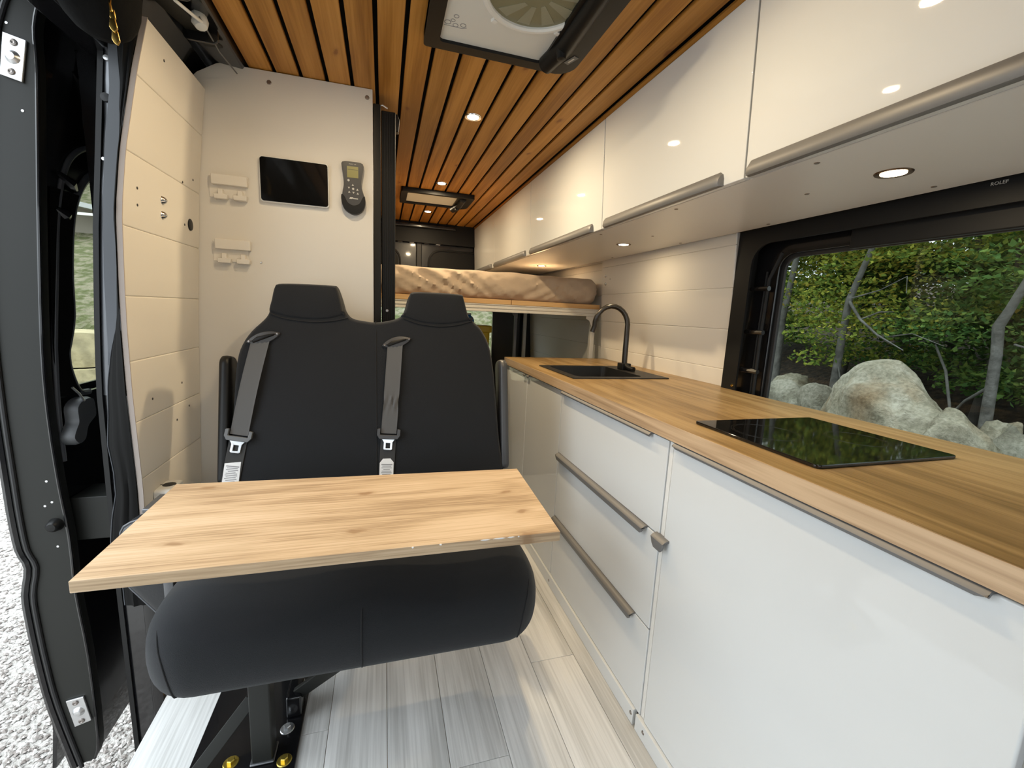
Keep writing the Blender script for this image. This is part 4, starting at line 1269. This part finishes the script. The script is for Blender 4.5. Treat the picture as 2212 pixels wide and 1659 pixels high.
for i in range(41):
    z = .98 + (1.78 - .98) * i / 40
    w = .5 + .5 * math.sin((z - 1.0) * 8.5)
    xa = interp([(.9, -.700), (1.026, -.690), (1.207, -.683), (1.379, -.671), (1.546, -.652), (1.654, -.634), (1.80, -.626)], z)
    xb = max(xa + .004, interp(CEz, z) + .006)
    rings.append([(xa, 1.385, z), (xb, 1.372, z), (xb, 1.375, z), (xa, 1.388, z)])
mb.loft(rings).build('lining', M['lining'], ct, smooth=True, angle=60)

# rolled screen at the top of the door opening, with a brass pull
rs = thing('rolled_screen', (-.60, 1.2, 1.68), 'rolled black screen bundled at the top of the door opening', 'screen')
mb = MB()
rings = []
for k in range(13):
    a = math.pi * k / 12
    hh = -math.cos(a)
    rad = math.sin(a) ** .8 * .5 + .02
    z = 1.80 + .117 * hh
    rings.append([(-.560 + .073 * rad * 2 * math.cos(t) - .012 * hh, 1.20 + .065 * rad * 2 * math.sin(t) * (1 + .05 * math.sin(t * 5)), z) for t in [2 * math.pi * j / 24 for j in range(24)]])
mb.loft(rings).build('roll', M['felt'], rs, smooth=True, angle=80)
bp = thing('zip_pull', (-.493, 1.113, 1.639), 'brass zip pulls hanging beside the rolled screen', 'zip pull')
for k, (z0, h, w) in enumerate(((1.674, .026, .009), (1.696, .024, .009), (1.717, .022, .007))):
    x = -.529 - .001 * k
    KS = .93
    z0, x = 1.165 + (z0 - 1.165) * KS, x * KS
    MB().prism([(x - w * .5, z0 + h), (x + w * .5, z0 + h), (x + w * .8, z0 + h * .35), (x + w * .3, z0), (x - w * .3, z0 + .003), (x - w * .7, z0 + h * .4)], XZ, 1.112 - .003 * (k % 2), 1.117 - .003 * (k % 2)).build('pull', M['brass'], bp, .0012, 1)
MB().tube([(-.494, 1.112, 1.695), (-.4955, 1.112, 1.708), (-.500, 1.125, 1.722)], .0022, 8).build('cord', M['brass'], bp, smooth=True)

# door jamb pillar with seal
pl = structure('trim_2', (-.69, 1.43, -.2), 'bare metal door jamb with rubber seal')
PLX = [(-.25, -.745), (.3, -.748), (.6, -.746), (.911, -.743), (1.085, -.732), (1.321, -.714), (1.546, -.689), (1.78, -.664), (1.86, -.655)]
zz = [-.25 + 2.11 * i / 24 for i in range(25)]
wob = lambda z: .004 * math.sin(z * 21) if z > 1.3 else 0
MB().loft([[(interp(PLX, z), 1.42, z), (interp(PLX, z) + .013, 1.418, z), (interp(PLX, z) + .013, 1.55, z), (interp(PLX, z), 1.55, z)] for z in zz]).build('jamb_flange', M['black_matte'], pl, smooth=True)
MB().loft([[(interp(PLX, z) + .0125 + wob(z), 1.424, z), (interp(PLX, z) + .034, 1.412, z), (interp(PLX, z) + .034, 1.55, z), (interp(PLX, z) + .0125, 1.55, z)] for z in zz if z > .85]).build('jamb_face', M['bare_metal'], pl, smooth=True)
MB().loft([[(interp(PLX, z) + .0125, 1.424, z), (interp(PLX, z) + .10, 1.40, z), (interp(PLX, z) + .10, 1.55, z), (interp(PLX, z) + .0125, 1.55, z)] for z in zz if z < .90]).build('jamb_lower', M['black_metal'], pl, smooth=True)
MB().tube([(interp(PLX, z) + .043, 1.403, z) for z in zz if z > .75], .0085, 10).build('door_seal', M['grey_rubber'], pl, smooth=True)
for (z, w) in ((1.645, .010), (1.735, .006), (1.50, .004)):
    MB().lathe((interp(PLX, z) + .021, 1.415, z), (0, -1, 0), [(0, .003), (w, .002), (w + .001, -.004)], 14).build('jamb_hole', M['rubber'] if z == 1.645 else M['zinc'], pl, smooth=True)
MB().box(-.660, -.628, 1.36, 1.70, -.2, .512).build('lower_panel', M['black_metal'], pl, .004, 1)

# bag hanging by the door
bag = thing('bag', (-.55, 1.26, .24), 'black leatherette bag with piped edge hanging left of the seat', 'bag')
bo_ = smoothloop([(-.625, .59), (-.634, .52), (-.634, .455), (-.627, .428), (-.610, .400), (-.56, .325), (-.525, .275), (-.51, .265), (-.500, .28), (-.500, .45), (-.505, .58), (-.55, .61)], 4)
mb = MB()
mb.loft([[(x, y, z) for x, z in inset(bo_, i)] for i, y in ((.004, 1.30), (0, 1.285), (0, 1.245), (.005, 1.236), (.012, 1.232), (.02, 1.230))])
mb.build('pouch', M['leather'], bag, smooth=True, angle=50)
MB().tube([(x, 1.243, z) for x, z in bo_ + bo_[:1]], .0032, 6).build('piping', M['grey_rubber'], bag, smooth=True)

# ---- sliding door standing open outside
sd = thing('sliding_door', (-.88, 1.9, -.26), 'open black sliding door with inner window beside the van', 'door')
outer = [(-.896, -.247), (-.931, -.032), (-.944, .11), (-.951, .253), (-.951, .336), (-.937, .415), (-.951, .469), (-.956, .562), (-.957, .653), (-.958, .85), (-.954, 1.05), (-.944, 1.25), (-.926, 1.45), (-.900, 1.62), (-.865, 1.77), (-.83, 1.86)]
inner = [(-.76, 1.86), (-.764, 1.832), (-.779, 1.77), (-.783, 1.681), (-.797, 1.527), (-.817, 1.31), (-.840, 1.022), (-.846, .838), (-.842, .645), (-.834, .495), (-.835, .318), (-.825, .12), (-.826, -.159), (-.84, -.23)]
osm = smoothloop(outer, 3, False)
ism = smoothloop(inner, 3, False)
MB().prism(osm + ism, XZ, 1.41, 1.44).build('edge_band', M['grey_metal'], sd, .002, 1)
MB().tube([(x + .004, 1.415, z) for x, z in osm], .011, 8).build('outer_lip', M['black_metal'], sd, smooth=True)
MB().tube([(x + .024, 1.407, z) for x, z in osm], .0055, 8).build('edge_groove', M['rubber'], sd, smooth=True)
MB().tube([(x - .002, 1.412, z) for x, z in ism], .004, 8).build('inner_lip', M['black_metal'], sd, smooth=True)
INX = sorted([(z, x) for x, z in inner])
XS = lambda z: interp(INX, z) - .012
hole = smoothloop([(1.80, 1.515), (1.725, 1.502), (1.662, 1.451), (1.622, 1.391), (1.594, 1.31), (1.574, 1.205), (1.564, 1.101), (1.541, 1.036), (1.525, .998), (1.527, .946), (1.554, .883), (1.60, .872)], 3, False)
hole = [(y_ * XS(z_) / -.86, z_) for y_, z_ in hole] + [(2.45, .872), (2.45, 1.515)]
zl = [-.24 + 2.10 * k / 16 for k in range(17)]
ol = [(1.415, z) for z in zl] + [(2.60, z) for z in zl[::-1]]
MB().holed([ol, hole], lambda u, v, w: (XS(v) + w, u, v), -.012, 0).build('inner_panel', M['black_metal'], sd, smooth=True, angle=30)
h2_ = [(y + .02, z) for y, z in hole]
MB().holed([ol, h2_], lambda u, v, w: (XS(v) - .085 + w, u, v), -.01, 0).build('outer_skin', M['black_metal'], sd, smooth=True, angle=30)
MB().box(-.945, -.941, 1.5, 2.5, .84, 1.55).build('glass_pane', M['rear_glass'], sd)
MB().tube([(XS(z) + .004, y, z) for y, z in hole[:-2]], .009, 8).build('window_seal', M['grey_rubber'], sd, smooth=True)
MB().tube([(XS(z) + .003, y, z) for y, z in smoothloop([(1.70, 1.875), (1.637, 1.855), (1.615, 1.74), (1.597, 1.64), (1.62, 1.605), (1.66, 1.590), (1.752, 1.598)], 4, False)], .006, 8).build('panel_bead', M['black_metal'], sd, smooth=True)
MB().tube([(XS(z) + .003, y, z) for y, z in smoothloop([(1.455, .70), (1.465, .95), (1.478, 1.2), (1.49, 1.38), (1.515, 1.48), (1.56, 1.54), (1.64, 1.578), (1.753, 1.59)], 4, False)], .007, 8).build('panel_bead', M['grey_rubber'], sd, smooth=True)
for k, (y0, z0, y1, z1) in enumerate(((1.56, 1.80, 1.68, 1.70), (1.55, 1.74, 1.67, 1.65), (1.49, 1.47, 1.56, 1.44), (1.48, 1.38, 1.53, 1.36))):
    MB().tube([(XS(z0) + .004, y0, z0), (XS(z1) + .012, (y0 + y1) / 2, (z0 + z1) / 2), (XS(z1) + .004, y1, z1)], [.006, .014, .006], 8).build('pressed_rib', M['black_metal'], sd, smooth=True)
# window curtain strip on the door, handle, lock box, strikers
MB().loft([[(XS(z) + .004, 1.46, z), (XS(z) + .010, interp(sorted([(zz_, y_) for y_, zz_ in hole[:-2]]), z) - .004, z), (XS(z) + .012, interp(sorted([(zz_, y_) for y_, zz_ in hole[:-2]]), z) - .004, z), (XS(z) + .006, 1.46, z)] for z in [.88 + .55 * k / 24 for k in range(25)]]).build('door_curtain', M['felt'], sd, smooth=True)
hd = smoothloop([(1.468, .850), (1.50, .868), (1.545, .862), (1.550, .812), (1.530, .797), (1.508, .783), (1.492, .752), (1.462, .744), (1.440, .768), (1.455, .795), (1.466, .81)], 3)
MB().loft([[(x, y, z) for y, z in inset(hd, i)] for i, x in ((0, -.845), (0, -.825), (.004, -.815))]).build('handle', M['plastic_gr'], sd, smooth=True, angle=40)
MB().tube([(-.815, 1.50, .862), (-.818, 1.488, .885), (-.825, 1.475, .905)], .003, 6).build('pull_cord', M['zinc'], sd, smooth=True)
MB().box(-.848, -.745, 1.452, 1.56, .462, .592).build('lock_box', M['grey_metal'], sd, .003, 2)
MB().box(-.775, -.735, 1.475, 1.515, .585, .600).build('lock_pin', M['zinc'], sd, .003, 1)
MB().lathe((-.860, 1.41, .535), (0, -1, 0), [(.0, .022), (.010, .021), (.015, .016), (.017, .006), (.019, 0)], 16).build('rubber_buffer', M['plastic_bl'], sd, smooth=True)
for pts, sc in (([(-.836, 1.748), (-.794, 1.738), (-.811, 1.646), (-.851, 1.656)], 1.0), ([(-.888, -.013), (-.846, -.007), (-.834, -.090), (-.875, -.103)], .9)):
    cx = sum(p[0] for p in pts) / 4
    cz = sum(p[1] for p in pts) / 4
    s = MB().prism(pts, XZ, 1.4035, 1.4095).build('striker_plate', M['zinc'], sd, .0015, 2)
    MB().lathe((cx, 1.4035, cz), (0, -1, 0), [(0, .009), (.008, .008), (.013, .003), (.015, 0)], 16).build('striker_dome', M['zinc'], s, smooth=True)
    ax = Vector((pts[0][0] + pts[1][0] - pts[2][0] - pts[3][0], 0, pts[0][1] + pts[1][1] - pts[2][1] - pts[3][1])).normalized()
    for sg in (-1, 1):
        MB().lathe((cx + ax.x * .032 * sg, 1.4035, cz + ax.z * .032 * sg), (0, -1, 0), [(0, .002), (.004, .004), (.007, .003), (.008, 0)], 12).build('striker_screw', M['steel_screw'], s, smooth=True)
for (x, z) in ((-.868, .66), (-.862, .60), (-.878, .59), (-.862, .47), (-.82, 1.585), (-.83, 1.77)):
    MB().lathe((x, 1.41, z), (0, -1, 0), [(0, .0012), (.003, .001), (.0035, 0)], 8).build('paint_chip', M['zinc'], sd)
# ================================================================== OUTSIDE
GZ = -.50
# gravel yard
gr = MB()
gr.box(-16, 7.0, -10, 9.0, GZ - .3, GZ)
g = gr.build('ground', M['gravel'], None, origin=(0, 0, GZ))
setprops(g, 'pale gravel yard around the van', None, None, 'structure')

random.seed(11)
mb = MB()
verts, faces = [], []
OCT = [(1, 0, 0), (-1, 0, 0), (0, 1, 0), (0, -1, 0), (0, 0, 1), (0, 0, -.6)]
OF = [(0, 2, 4), (2, 1, 4), (1, 3, 4), (3, 0, 4), (2, 0, 5), (1, 2, 5), (3, 1, 5), (0, 3, 5)]
for i in range(52000):
    t = random.random() ** 1.4
    y = .2 + 6.5 * t
    x = -1.0 - (.15 + (y * .95)) * random.random() + .35
    if x > -.40: continue
    s = random.uniform(.0045, .0115)
    a = random.uniform(0, 6.28)
    ca, sa = math.cos(a), math.sin(a)
    b0 = len(verts)
    sx, sy, sz = s * random.uniform(.8, 1.4), s * random.uniform(.7, 1.1), s * random.uniform(.5, .9)
    tl = random.uniform(-.4, .4)
    for (px, py, pz) in OCT:
        X, Y, Z = px * sx, py * sy, pz * sz + px * sx * tl
        verts.append((x + X * ca - Y * sa, y + X * sa + Y * ca, GZ + s * .35 + Z))
    faces += [tuple(b0 + k for k in f) for f in OF]
me = bpy.data.meshes.new('gravel_stones')
me.from_pydata(verts, [], faces)
me.materials.append(M['pebble'])
pb = bpy.data.objects.new('gravel_stones', me)
COL.objects.link(pb)
setprops(pb, 'loose pale gravel stones beside the van', 'gravel', None, 'stuff')


def terrain(name, x0, x1, y0, y1, n, mm, hf, mt_, label):
    mb = MB()
    V = [[mb.v(x0 + (x1 - x0) * i / n, y0 + (y1 - y0) * j / mm, hf(x0 + (x1 - x0) * i / n, y0 + (y1 - y0) * j / mm)) for j in range(mm + 1)] for i in range(n + 1)]
    for i in range(n):
        for j in range(mm):
            mb.f([V[i][j], V[i + 1][j], V[i + 1][j + 1], V[i][j + 1]])
    o = mb.build(name, mt_, None, smooth=True, angle=80)
    return setprops(o, label, None, None, 'structure')


def hx(x, y):
    t = max(0.0, x - 5.2)
    return GZ + .02 + min(t, 3.0) * .42 + max(0, t - 3.0) * .13 + .12 * noise.noise(Vector((x * .8, y * .8, 0))) * min(1, t) - (.3 if t <= 0 else 0)


def hy(x, y):
    t = max(0.0, y - 8.6)
    return GZ + .02 + min(t, .6) * 1.9 + max(0, t - .6) * .42 + .15 * noise.noise(Vector((x * .7, y * .7, 3))) * min(1, t) - (.3 if t <= 0 else 0)


terrain('forest_floor', 5.0, 34, -22, 40, 60, 90, hx, M['litter'], 'dark leaf covered forest slope beyond the boulders')
terrain('grass_bank', -30, 5.2, 8.5, 34, 60, 50, hy, M['grass'], 'rough grassy bank behind the van')


# ---- rocks
def rock(name, c, size, seed, mt_, label, group=None, flat=.25, sub=4, shape=None, rotz=0.0, rough=.16, cuts=9):
    bm = bmesh.new()
    bmesh.ops.create_icosphere(bm, subdivisions=sub, radius=1.0)
    rnd = random.Random(seed)
    planes = []
    for k in range(cuts):
        d = Vector((rnd.uniform(-1, 1), rnd.uniform(-1, 1), rnd.uniform(-.5, 1))).normalized()
        planes.append((d, rnd.uniform(.62, .9)))
    for v in bm.verts:
        p = v.co.copy()
        for d, h in planes:
            e = p.dot(d) - h
            if e > 0: p -= d * e * .85
        n1 = noise.noise(p * 1.6 + Vector((seed * 3.1, 0, 0)))
        n2 = noise.noise(p * 5.0 + Vector((0, seed * 1.7, 0)))
        n3 = 1 - abs(noise.noise(p * 3.1 + Vector((2.2, seed * .7, 5)))) * 2
        p *= 1 + rough * n1 + rough * .3 * n2 + rough * .35 * (n3 - .5)
        if shape: p = shape(p)
        if p.z < -flat: p.z = -flat + (p.z + flat) * .1
        x, y = p.x * size[0], p.y * size[1]
        cz, szn = math.cos(rotz), math.sin(rotz)
        v.co = (c[0] + x * cz - y * szn, c[1] + x * szn + y * cz, c[2] + (p.z + flat) * size[2])
    mb = MB()
    mb.bm.free()
    mb.bm = bm
    o = mb.build(name, mt_, None, smooth=True, angle=28)
    return setprops(o, label, 'rock', group)


def bshape(p):          # the big boulder: steep right shoulder, long left flank
    p = p.copy()
    t = (p.z + .3) / 1.3
    p.y += .05 * t
    if p.y < -.45 and p.z > -.2: p.z += .16 * (1 - abs(p.y + .75) / .5) if abs(p.y + .75) < .5 else 0
    return p


rock('boulder', (4.75, 2.74, GZ - .02), (.70, .90, .965), 5, M['rock_br'], 'huge pale boulder with brown weathering outside the window', None, .42, 6, bshape, 0.0, .16, 16)
rock('rock', (4.85, 1.98, GZ - .02), (.34, .26, .74), 9, M['rock'], 'pale block leaning on the right of the huge boulder', None, .4, 4)
rock('rock', (5.0, 4.22, GZ + .62), (.30, .33, .27), 21, M['rock'], 'flat topped pale rock on the low stone pile', 'rocks piled left of the boulder', .4, 4, None, .9, .08)
rock('rock', (5.0, 3.88, GZ + .60), (.25, .23, .33), 33, M['rock'], 'rounded pale rock beside the flat one on the pile', 'rocks piled left of the boulder', .4, 4, None, .3, .1)
rock('rock', (5.55, 4.62, GZ + .40), (.36, .34, .44), 41, M['rock_br'], 'brown grey rock behind the low stone pile', 'rocks piled left of the boulder', .4, 4)
rock('rock', (4.98, 3.95, GZ + .20), (.32, .30, .30), 52, M['rock'], 'wedge shaped rock under the rounded rock', 'rocks piled left of the boulder', .4, 4)
rock('rock', (4.98, 4.40, GZ + .10), (.42, .40, .40), 55, M['rock'], 'broad rock under the flat topped rock', 'rocks piled left of the boulder', .4, 4)
rock('rock', (4.95, 3.62, GZ - .02), (.30, .26, .46), 57, M['rock'], 'small grey rock between the pile and the huge boulder', 'rocks piled left of the boulder', .4, 4)
rock('rock', (5.0, 4.0, GZ - .05), (.5, .55, .18), 58, M['rock'], 'buried base rock of the low stone pile', 'rocks piled left of the boulder', .4, 3)
rock('rock', (5.15, 2.28, GZ + .20), (.22, .22, .62), 61, M['rock_br'], 'brown rock on the right end of the boulder row', 'rocks right of the boulder', .4, 4)
rock('rock', (4.8, 1.52, GZ - .02), (.40, .34, .66), 66, M['rock'], 'low pale rock at the right end of the boulder row', 'rocks right of the boulder', .4, 4)
rock('rock', (4.9, .9, GZ - .02), (.40, .44, .40), 67, M['rock'], 'wide low rock past the end of the boulder row', 'rocks right of the boulder', .4, 4)

# stone wall seen through the sliding door window
random.seed(5)
for row, (z0, h) in enumerate(((GZ, .52), (GZ + .52, .56))):
    x = -9.0 + row * .5
    k = 0
    while x < -1.0:
        w = random.uniform(1.0, 1.5)
        mb = MB()
        mb.box(x + .01, x + w - .01, 8.0 + row * .15 + random.uniform(-.05, .05), 8.75, z0 + .012, z0 + h - .008)
        bmesh.ops.subdivide_edges(mb.bm, edges=mb.bm.edges[:], cuts=5, use_grid_fill=True)
        for v in mb.bm.verts:
            v.co += Vector((noise.noise(v.co * 2.3), noise.noise(v.co * 2.3 + Vector((9, 0, 0))), noise.noise(v.co * 2.3 + Vector((0, 9, 0))))) * .035
        o = mb.build('stone_block', M['rock_yl'], None, smooth=True, angle=40)
        setprops(o, ('yellow stone block in the bottom course of the yard wall', 'yellow stone block in the top course of the yard wall')[row], 'stone', 'stone blocks of the yard wall, course %s' % ('one', 'two')[row])
        x += w
        k += 1

# shed on the bank
shd = thing('shed', (-8.4, 14.0, 2.0), 'low grey roofed shed on the grassy bank', 'shed')
MB().box(-10.5, -6.6, 14.0, 16.5, 1.6, 3.25).build('wall', M['shed_wall'], shd)
MB().prism([(-11.2, 3.95), (-6.1, 3.05), (-6.1, 3.16), (-11.2, 4.08)], XZ, 13.4, 17.0).build('roof', M['roof_metal'], shd)
MB().box(-11.2, -6.1, 13.36, 13.40, 3.0, 3.06).build('gutter', M['white_plastic'], shd)


# ---- trees
LV = [(0, -.5, 0), (.34, -.1, -.06), (0, .55, 0), (-.34, -.1, -.06)]


def leaves(spots, seed):
    """spots: (centre, (rx,ry,rz), count, size)"""
    rnd = random.Random(seed)
    V, F = [], []
    for (c, r, n, s) in spots:
        for _ in range(n):
            while True:
                a, b, d = rnd.uniform(-1, 1), rnd.uniform(-1, 1), rnd.uniform(-1, 1)
                if a * a + b * b + d * d < 1: break
            layer = round(d * 3) / 3 + rnd.gauss(0, .06)      # leaves sit in flat sprays
            p = Vector((c[0] + a * r[0], c[1] + b * r[1], c[2] + layer * r[2] - .25 * r[2] * (a * a + b * b)))
            q = Matrix.Rotation(rnd.uniform(0, 6.283), 3, 'Z') @ Matrix.Rotation(rnd.gauss(.35, .45), 3, 'X') @ Matrix.Rotation(rnd.gauss(0, .4), 3, 'Y')
            k = s * rnd.uniform(.7, 1.25)
            b0 = len(V)
            V += [tuple(p + q @ (Vector(l) * k)) for l in LV]
            F += [(b0, b0 + 1, b0 + 2), (b0, b0 + 2, b0 + 3)]
    return V, F


def tree(name, label, group, trunk, branches, spots, leafm, barkm, seed):
    base = trunk[0][0]
    t = thing(name, base, label, 'tree', group)
    MB().tube([p for p, r in trunk], [r for p, r in trunk], 10).build('trunk', barkm, t, smooth=True, angle=80)
    for b in branches:
        MB().tube([p for p, r in b], [r for p, r in b], 6).build('branch', barkm, t, smooth=True, angle=80)
    V, F = leaves(spots, seed)
    me = bpy.data.meshes.new('foliage')
    bb = Vector(base)
    me.from_pydata([tuple(Vector(v) - bb) for v in V], [], F)
    me.materials.append(leafm)
    o = bpy.data.objects.new('foliage', me)
    COL.objects.link(o)
    o.parent = t
    o['kind'] = 'stuff'
    WL[o] = WL[t]
    return t


def P(*a): return Vector(a)


GX = lambda x, y: hx(x, y) - .05
tr1 = [(P(6.0, 5.36, GX(6, 5.36)), .062), (P(6.0, 5.36, .55), .055), (P(5.98, 5.36, 1.3), .048), (P(6.0, 5.28, 2.3), .04), (P(6.1, 5.2, 4.2), .03)]
tree('leaning_tree', 'slim pale trunk rising behind the low stone pile', 'trees outside the window', tr1, [],
     [((6.2, 5.2, 3.6), (1.2, 1.2, .9), 2200, .085), ((5.9, 5.6, 1.75), (.7, .7, .35), 700, .07)], M['leaf_y'], M['bark'], 1)
tr2 = [(P(5.3, 3.87, GX(5.3, 3.87)), .050), (P(5.3, 3.90, .32), .046), (P(5.3, 3.90, .95), .041), (P(5.3, 3.89, 1.5), .036), (P(5.3, 3.78, 1.9), .030), (P(5.4, 3.6, 2.8), .026), (P(5.5, 3.5, 4.4), .025)]
br2 = [[(P(5.3, 3.89, 1.5), .018), (P(5.15, 3.62, 1.28), .014), (P(5.05, 3.35, 1.12), .010), (P(5.0, 3.05, .98), .005)],
       [(P(5.16, 3.62, 1.28), .009), (P(5.1, 3.4, 1.36), .007), (P(5.0, 3.2, 1.36), .004)],
       [(P(5.3, 3.88, 1.52), .010), (P(5.2, 3.5, 1.60), .007), (P(5.1, 3.2, 1.72), .004), (P(5.05, 3.15, 1.55), .003)],
       [(P(5.1, 3.3, 1.1), .007), (P(5.0, 3.0, 1.15), .005), (P(4.95, 2.7, 1.05), .003)],
       [(P(5.3, 3.9, .75), .008), (P(5.2, 3.75, .55), .006), (P(5.15, 3.7, .3), .004)]]
tree('leaning_tree', 'pale forked trunk with bare twigs growing between the pile and the boulder', 'trees outside the window', tr2, br2,
     [((5.7, 3.6, 2.5), (1.0, 1.2, .7), 3600, .06), ((5.6, 4.2, 1.55), (.5, .6, .35), 1200, .055), ((5.35, 4.1, 1.15), (.4, .55, .22), 640, .055), ((5.5, 3.4, 1.35), (.4, .5, .25), 520, .055), ((5.3, 4.15, .80), (.3, .35, .10), 140, .065)], M['leaf_y'], M['bark'], 2)
tr3 = [(P(5.2, 2.40, GX(5.2, 2.4)), .052), (P(5.2, 2.42, .35), .044), (P(5.2, 2.45, 1.0), .038), (P(5.2, 2.48, 1.25), .040), (P(5.2, 2.43, 1.4), .033), (P(5.22, 2.37, 1.65), .028), (P(5.25, 2.30, 1.95), .026), (P(5.3, 2.2, 3.8), .03)]
br3 = [[(P(5.2, 2.44, .72), .016), (P(5.25, 2.62, .55), .012), (P(5.3, 2.80, .25), .009)],
       [(P(5.2, 2.35, 1.1), .010), (P(5.0, 2.0, 1.02), .007), (P(4.9, 1.7, .9), .004)],
       [(P(5.4, 3.02, 1.05), .010), (P(5.38, 2.88, .80), .012), (P(5.36, 2.74, .3), .013)]]
tree('leaning_tree', 'grey trunk with an elbow growing right of the huge boulder', 'trees outside the window', tr3, br3,
     [((5.8, 2.1, 2.3), (1.0, 1.2, .8), 3600, .06), ((5.9, 1.9, 1.0), (.7, .8, .5), 1400, .06), ((5.4, 3.0, 1.25), (.45, .6, .2), 600, .055), ((4.9, 1.75, .72), (.25, .3, .12), 110, .075)], M['leaf_g'], M['bark'], 3)

rnd = random.Random(42)
mid = [('understory tree with layered green sprays behind the boulder', 6.6, 3.2, .05, 'g'), ('yellowing understory tree behind the elbow trunk', 7.0, 1.6, .05, 'y'),
       ('yellowing understory tree behind the stone pile', 7.2, 5.2, .05, 'y'), ('dark understory tree behind the boulder', 7.4, 4.0, .06, 'd'), ('dark understory tree right of the elbow trunk', 6.8, .6, .06, 'g'),
       ('green understory tree left of the stone pile', 7.2, 7.2, .06, 'g')]
for i, (lab, x, y, r, k) in enumerate(mid):
    gz = GX(x, y)
    tk = [(P(x, y, gz), r), (P(x + .1, y - .1, gz + 1.6), r * .8), (P(x, y + .15, gz + 4.2), r * .5)]
    sp = []
    for j in range(20):
        sp.append(((x + rnd.uniform(-.8, .9), y + rnd.uniform(-1.1, 1.1), gz + (rnd.uniform(.5, 2.3) if j < 14 else rnd.uniform(2.3, 4.0))), (rnd.uniform(.5, .95), rnd.uniform(.6, 1.1), rnd.uniform(.12, .3)), 820, .068))
    tree('understory_tree', lab, 'understory trees behind the boulders', tk, [], sp, M['leaf_' + k], M['bark_dk'], 100 + i)
far_lab = ['forest tree standing deep behind the yellowing understory', 'tall forest tree deep in the wood behind the boulder', 'dark forest tree far behind the elbow trunk']
for i in range(16):
    x = 9.0 + (i % 4) * 2.4 + rnd.uniform(-.6, .6)
    y = -3.0 + (i * 2.13) % 21 + rnd.uniform(-.5, .5)
    gz = GX(x, y)
    r = rnd.uniform(.09, .20)
    tk = [(P(x, y, gz), r), (P(x + rnd.uniform(-.2, .2), y + rnd.uniform(-.3, .3), gz + 4), r * .8), (P(x, y, gz + 9), r * .5)]
    sp = []
    for j in range(11):
        sp.append(((x + rnd.uniform(-1.6, 1.6), y + rnd.uniform(-1.8, 1.8), gz + rnd.uniform(.8, 7.5)), (rnd.uniform(.8, 1.6), rnd.uniform(.9, 1.7), rnd.uniform(.3, .7)), 800, .12))
    kind = ('dark trunked', 'grey trunked')[i % 3 == 0] + ' forest tree with ' + ('green', 'yellowing', 'deep green', 'green')[i % 4] + ' leaves deep in the wood'
    tree('forest_tree', kind, 'forest trees with one look: ' + kind[:40], tk, [], sp, M['leaf_' + 'gydg'[i % 4]], M['bark_dk'] if i % 3 else M['bark'], 200 + i)
# trees on the bank behind the van
for i, (x, y) in enumerate(((-11.0, 19.5), (-8.2, 20.5), (-5.0, 19.0), (-1.5, 18.0), (2.2, 17.0), (-13.5, 18.0), (0.8, 21.0))):
    gz = hy(x, y) - .05
    tk = [(P(x, y, gz), .16), (P(x + .2, y, gz + 4), .12), (P(x, y, gz + 8), .06)]
    sp = [((x + rnd.uniform(-1.6, 1.6), y + rnd.uniform(-1.4, 1.4), gz + rnd.uniform(1.0, 7)), (1.5, 1.4, .7), 520, .2) for j in range(9)]
    tree('bank_tree', ('green tree on top of the grassy bank behind the van', 'yellowing tree on top of the grassy bank behind the van')[i % 2], ('green trees on the grassy bank', 'yellowing trees on the grassy bank')[i % 2], tk, [], sp, M['leaf_' + 'gy'[i % 2]], M['bark'], 300 + i)
